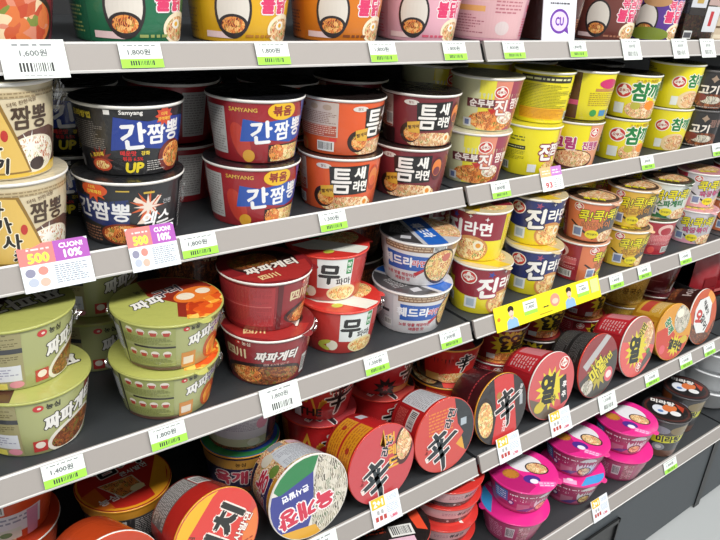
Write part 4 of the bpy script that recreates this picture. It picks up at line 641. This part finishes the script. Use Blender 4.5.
# fourth shelf end: black tray with red pouches
r = empty('display_tray'); r.location = (1.075, SF[4][0]+.12, SF[4][1]-.0026); tag(r, 'black display tray on the fourth shelf behind the octagon bowl', 'tray')
m = MB(); m.box(-.12, .16, -.06, -.054, 0, .085, blk); m.box(-.12, .16, .17, .176, 0, .1, blk); m.box(-.12, -.114, -.06, .17, 0, .095, blk); m.box(.154, .16, -.06, .17, 0, .095, blk); m.box(-.12, .16, -.06, .17, 0, .004, blk); m.build('tray_shell', r)
for i in range(2):
    m = MB(); w = .058; n = 10; V = []; F = []
    for iy in range(2):
        for j in range(n+1):
            for k2 in range(n+1):
                u = k2/n*2-1; v = j/n; th = .022*(1-u**4)*math.sin(PI*min(max(v, .0), 1))**.5
                V.append((u*w, (-1 if iy == 0 else 1)*th, v*.17))
        b0 = iy*(n+1)**2
        for j in range(n):
            for k2 in range(n):
                q = [b0+j*(n+1)+k2, b0+j*(n+1)+k2+1, b0+(j+1)*(n+1)+k2+1, b0+(j+1)*(n+1)+k2]; F.append(q if iy == 0 else q[::-1])
    m.add(V, F, '#96222a', True)
    flatart(m, [('r', .1, .9, .3, .36, '#c86a6a'), ('r', .2, .8, .55, .75, '#7c1a20')], -w*.8, .0, w*1.6, .15, -.0225)
    o = m.build('sauce_pouch'); o.location = (1.03+.11*i, SF[4][0]+.125+.01*i, SF[4][1]+.0025); o.rotation_euler = (0, 0, R(-8)); tag(o, 'red pouch in the black tray, ' + ['nearer the octagon bowl', 'further along'][i], 'pouch', 'red pouches in the black tray')
# bottom shelf end: stacked white bowls
wb = solid('white_plastic', '#d5d8da', .35, coat=.3)
for i in range(3):
    m = MB(); m.lathe([(.055, 0), (.06, 0), (.066, .006), (.082, .058), (.096, .062), (.097, .064), (.095, .066), (.08, .062), (.063, .01), (.02, .008)], wb, n=64, cap0=True)
    o = m.build('plastic_bowl') if i == 0 else o0.copy()
    if i == 0: o0 = o
    else: C.objects.link(o)
    o.location = (1.032, SF[5][0]+.105, SF[5][1]-.0026+i*.058); tag(o, 'white plastic bowl, %s of the stack beside the black tubs' % ['lowest', 'middle', 'topmost'][i], 'bowl', 'stacked white plastic bowls')

# ------------------------------------------------------------------ price tags on the rails
AL = math.atan2(DY, DZ)
TW = '#dfe6e2'; GR = '#9ad94c'
def tagart(kind_, price):
    S_ = .5
    if kind_ == 'g': return [('r', 0, 1, 0, 1, TW), ('r', 0, 1, 0, .36, GR), ('lines', .12, .88, .84, .94, 1, '#7a8080'), T(price, .46, .63, .25, '#62686a', sx=.7, b=.02), ('bar', .16, .86, .06, .32, GR)]
    if kind_ == 'w': return [('r', 0, 1, 0, 1, TW), ('lines', .2, .85, .8, .92, 1, '#8a8e90'), T(price, .5, .65, .19, '#74787a', sx=.72, b=.02), ('bar', .2, .84, .12, .44, TW), ('lines', .3, .75, .04, .1, 1, '#a0a4a4')]
    if kind_ == '2': return [('r', 0, 1, 0, 1, '#dfe4ea'), ('r', .04, .5, .64, 1, '#e2b83c'), T('2+1', .27, .81, .2, '#f2f2ea', b=.05, sx=.8), ('lines', .58, .92, .74, .92, 3, '#9aa8c0'), ('lines', .52, .92, .34, .64, 4, '#a4b4cc'), ('r', .1, .2, .2, .36, '#b04a44'), ('r', .24, .34, .2, .36, '#b04a44'), ('r', .38, .48, .2, .36, '#b04a44'), ('r', .18, .26, .42, .56, '#a8a8a8'), ('r', .32, .4, .42, .56, '#a8a8a8'), T(price, .72, .18, .12, '#d0506a', sx=.8, b=.03)]
    if kind_ == 'c': return [('r', 0, 1, 0, .58, '#dfe6ea'), ('p', [(.0, .56), (.5, .56), (.5, 1), (.06, 1), (0, .94)], '#e8807c'), ('p', [(.5, .56), (1, .56), (1, .94), (.94, 1), (.5, 1)], '#a85cb0'), T('500', .27, .7, .19, '#f2e05a', b=.04, sx=.75), T('CUON!', .75, .88, .1, '#f4eaf4', b=.03, sx=.75), T('10%', .76, .7, .16, '#f4eaf4', b=.04, sx=.75), ('lines', .12, .44, .84, .92, 1, '#f6d8d4'), ('e', .12, .4, .07, .09, '#8a8aa0'), ('e', .3, .42, .07, .09, '#d88a80'), ('e', .14, .2, .07, .09, '#b0b8c8'), ('e', .3, .18, .07, .09, '#e0b0a0'), ('lines', .46, .92, .1, .5, 7, '#9098a8')]
    if kind_ == '9': return [('r', 0, 1, 0, .6, '#e2e6e6'), ('r', 0, .5, .6, 1, '#e8b07c'), ('r', .5, 1, .6, 1, '#b87cc0'), T('93', .32, .24, .22, '#b84a50', b=.03), ('lines', .55, .92, .1, .5, 4, '#98a0a0'), ('lines', .08, .44, .68, .9, 2, '#f6ecd0'), ('lines', .56, .92, .68, .9, 2, '#f0e0f4')]
def price_tag(s, x, kind_, price, label, w, drop=0, ht=None):
    h = ht or {'g': .0285, 'w': .041, '2': .050, 'c': .056, '9': .046}[kind_]
    y, z = SF[s]
    m = MB(); m.box(-w/2, w/2, -.0005, .0005, -h, 0, solid('tag_card', '#d8dedb', .7, spec=.25))
    flatart(m, tagart(kind_, price), -w/2, -h, w, h, -.0005)
    o = m.build('price_tag')
    up = {'g': -.0002, 'w': .004, '2': .018, 'c': .022, '9': .012}[kind_]
    c = Vector((x, y-.0028+math.sin(AL)*0, z)) + Vector((0, math.sin(AL), math.cos(AL)))*up
    o.location = c; o.rotation_euler = (-AL, 0, 0)
    tag(o, label, 'price tag', 'price tags on the shelf rails')
G = 'green striped price tag on the %s rail, %s'; W = 'plain white price tag on the %s rail, %s'; D = 'two plus one promotion tag on the %s rail, %s'
for s, x, k, p, lb, w in [
 (1, -.687, 'w', '1,600원', W % ('top', 'under the stew cup'), .066), (1, -.571, 'g', '1,800원', G % ('top', 'under the green cup'), .05), (1, -.396, 'g', '1,800원', G % ('top', 'under the yellow cup'), .049), (1, -.212, 'g', '1,800원', G % ('top', 'under the orange cup'), .049), (1, -.067, 'g', '1,800원', G % ('top', 'under the first pink cup'), .049), (1, .072, 'g', '1,800원', G % ('top', 'just past the joint'), .053), (1, .247, 'g', '1,800원', G % ('top', 'below the white card'), .049),
 (1, .418, 'w', '1,800원', W % ('top', 'under the brown cup'), .062), (1, .598, 'w', '1,800원', W % ('top', 'under the purple cup'), .060), (1, .713, 'w', '1,800원', W % ('top', 'under the clear box'), .060),
 (2, -.688, 'c', '', 'pink and purple promotion tag under the beige cups on second rail', .08), (2, -.569, 'c', '', 'pink and purple promotion tag under the black cups on second rail', .064), (2, -.507, 'g', '1,800원', G % ('second', 'beside the promotion tag of the black cups'), .051), (2, -.288, 'g', '1,300원', G % ('second', 'under the orange cups'), .049), (2, .088, 'g', '1,800원', G % ('second', 'under the pale green cups'), .049), (2, .235, '9', '', 'orange, purple and white promotion tag under the yellow cups', .064), (2, .569, 'g', '1,800원', G % ('second', 'under the sesame cups'), .05), (2, .881, 'g', '1,800원', G % ('second', 'at its far end'), .05),
 (3, -.722, 'g', '1,400원', G % ('third', 'under the slanted lettering bowls'), .05), (3, -.587, 'g', '1,800원', G % ('third', 'under the orange flame bowls'), .05), (3, -.412, 'w', '1,800원', W % ('third', 'under the dark red bowls'), .066), (3, -.228, 'g', '1,300원', G % ('third', 'under the calligraphy bowls'), .049), (3, -.059, 'g', '1,500원', G % ('third', 'under the white cups'), .05), (3, .447, 'g', '1,400원', G % ('third', 'just past the yellow strip'), .049), (3, .557, 'g', '1,400원', G % ('third', 'under the golden cups'), .051), (3, .735, 'g', '1,400원', G % ('third', 'under the green cup'), .051),
 (4, -.365, 'w', '1,500원', W % ('fourth', 'under the purple lid'), .06), (4, -.23, '2', '1,800', D % ('fourth', 'before the gold character bowl'), .063), (4, .086, '2', '1,700', D % ('fourth', 'before the maroon bowl'), .065), (4, .248, '2', '1,500', D % ('fourth', 'before the pepper bowl'), .068), (4, .414, 'w', '1,500원', W % ('fourth', 'under the black bowl'), .064), (4, .596, 'g', '1,500원', G % ('fourth', 'under the yellow burst lid'), .058), (4, .751, 'g', '1,500원', G % ('fourth', 'under the golden bowl'), .056), (4, .869, 'g', '1,500원', G % ('fourth', 'under the octagon lid'), .055),
 (5, .369, '2', '1,700', D % ('bottom', 'under the pink bowls'), .061), (5, .663, 'g', '1,900원', G % ('bottom', 'under the black tubs'), .058)]:
    price_tag(s, x, k, p, lb, w)
# yellow promotion strip with printed portraits
def person(x):
    return [('p', [(x-.05, .0), (x+.05, .0), (x+.045, .3), (x+.02, .42), (x-.02, .42), (x-.045, .3)], '#8ab0d0'), ('p', [(x-.012, .36), (x+.012, .36), (x+.01, .52), (x-.01, .52)], '#dcb8a0'), ('e', x, .64, .022, .2, '#e0bca6'), ('e', x, .76, .026, .14, '#2a211e'), ('e', x, .58, .018, .14, '#e0bca6'), ('r', x-.008, x+.008, .47, .5, '#b86a60')]
m = MB(); w, h = .328, .047
m.box(-w/2, w/2, -.0004, .0004, -h, 0, paper('#e9dc24'))
def mini(x): return [('r', x-.06, x+.06, .3, .88, TW), ('r', x-.06, x+.06, .3, .46, GR), ('lines', x-.04, x+.04, .7, .8, 1, '#7a8080'), T('1,400', x, .6, .14, '#6a7070', sx=.2)]
flatart(m, person(.14) + mini(.31) + [('star', .45, .4, .02, .05, 6, '#4a4a2a'), ('e', .54, .55, .045, .28, '#d8907c'), ('e', .54, .5, .03, .12, '#e8c0a8')] + person(.68) + mini(.82) + [('r', .9, .985, .3, .9, '#c8cf8a'), ('e', .03, .5, .012, .08, '#e07a2c'), ('lines', .38, .5, .1, .2, 1, '#b09a1c')], -w/2, -h, w, h, -.0004)
o = m.build('promotion_strip'); y, z = SF[3]; o.location = (.220, y-.0045+.006, z+.012); o.rotation_euler = (-AL, 0, 0); tag(o, 'long yellow promotion strip with two printed portraits on the third rail', 'strip')

# ------------------------------------------------------------------ crumpled film corners on the wrapped cups
FLAPS = [(('naga', 2, 'up', -.7), -8, .78, .014, .05), (('naga', 2, 'low', -.7), -10, .8, .006, .03), (('gan', 2, 'up', -.4), -28, .9, .006, .03), (('gan', 2, 'low', -.4), -28, .7, .004, .03), (('exx', 2, 'low', -.6), -20, .6, .006, .04),
 (('chapa', 3, 'up', -.7), -12, .72, .009, .03), (('paguri', 3, 'up', -.5), 158, .8, .007, .03), (('paguri', 3, 'low', -.6), 160, .8, .008, .03), (('paguri', 3, 'low', -.6), -24, .75, .008, .03), (('paguri', 3, 'up', -.5), -24, .6, .006, .03),
 (('sach', 3, 'low', -.4), -30, .85, .008, .03), (('moo', 3, 'low', -.2), -37, .8, .009, .035), (('hwe', 3, 'low', -.1), 135, .6, .005, .03), (('teumm', 2, 'low', -.1), -42, .8, .007, .03), (('sun', 2, 'low', .1), -46, .5, .004, .03)]
film = bpy.data.materials.new('shrink_film'); film.use_nodes = True
nt = film.node_tree; nt.nodes.clear(); out = nt.nodes.new('ShaderNodeOutputMaterial'); mx = nt.nodes.new('ShaderNodeMixShader'); tr = nt.nodes.new('ShaderNodeBsdfTransparent'); gl = nt.nodes.new('ShaderNodeBsdfGlossy'); gl.inputs['Roughness'].default_value = .18
mx.inputs[0].default_value = .3
nt.links.new(tr.outputs[0], mx.inputs[1]); nt.links.new(gl.outputs[0], mx.inputs[2]); nt.links.new(mx.outputs[0], out.inputs[0])
def flap(o, ang, z, seed, wd=.012, ht=.02):
    """crumpled seam of the clear wrap standing off the cup's side (ang: world direction)"""
    rt, rb, h = o['dims']; rng = random.Random(seed); n, k2 = 5, 6; V = []; F = []
    for j in range(k2+1):
        for i in range(n+1):
            u = i/n; v = j/k2-.5; zz = z+v*ht*(1-.4*u); r = rb+(rt-rb)*min(max(zz/h, 0), 1)+.0012+u*wd*(1-abs(v)*.9)
            a = R(ang)-o.rotation_euler.z+rng.uniform(-.03, .03)+v*.06; r += rng.uniform(-.001, .0015)*u
            V.append((r*math.cos(a), r*math.sin(a), zz))
    for j in range(k2):
        for i in range(n): a = j*(n+1)+i; F.append((a, a+1, a+n+2, a+n+1))
    m = MB(); m.add(V, F, film); m.build('film_flap', o)
for key, ang, zf, w_, h_ in FLAPS:
    o = PLACED[key]; flap(o, ang, zf*o['dims'][2], hash(key) % 997 if False else len(key)*7+int(zf*50), w_, h_)
for o in PLACED.values(): del o['dims']

# ------------------------------------------------------------------ lights, world, camera
def area(name, loc, rot, sx, sy, e, col=(1, .98, .95)):
    l = bpy.data.lights.new(name, 'AREA'); l.shape = 'RECTANGLE'; l.size = sx; l.size_y = sy; l.energy = e; l.color = col
    o = bpy.data.objects.new(name, l); C.objects.link(o); o.location = loc; o.rotation_euler = [R(a) for a in rot]; return o
for x in (-2.2, -.5, 1.2, 2.9):
    area('ceiling_lamp', (x, -1.35, 2.66), (0, 0, 0), 1.3, .35, 42)
w = bpy.data.worlds.new('World'); S.world = w; w.use_nodes = True
w.node_tree.nodes['Background'].inputs[0].default_value = (.9, .95, 1, 1); w.node_tree.nodes['Background'].inputs[1].default_value = .4
cam = bpy.data.cameras.new('Camera'); co = bpy.data.objects.new('Camera', cam); C.objects.link(co); S.camera = co
cam.sensor_width = 36; cam.lens = 35.0; cam.clip_start = .02
r_ = Vector((.79407908, -.60399901, .0679971)); u_ = Vector((.19113511, .35433714, .91537564)); f_ = Vector((.57697988, .71388402, -.39681713))
mw = Matrix((r_, u_, -f_)).transposed().to_4x4(); mw.translation = Vector((-.8829, -.8232, 1.3755)); co.matrix_world = mw
vs = S.view_settings; vs.view_transform = 'Standard'; vs.look = 'None'; vs.gamma = 1; vs.use_curve_mapping = False; vs.exposure = 0.2
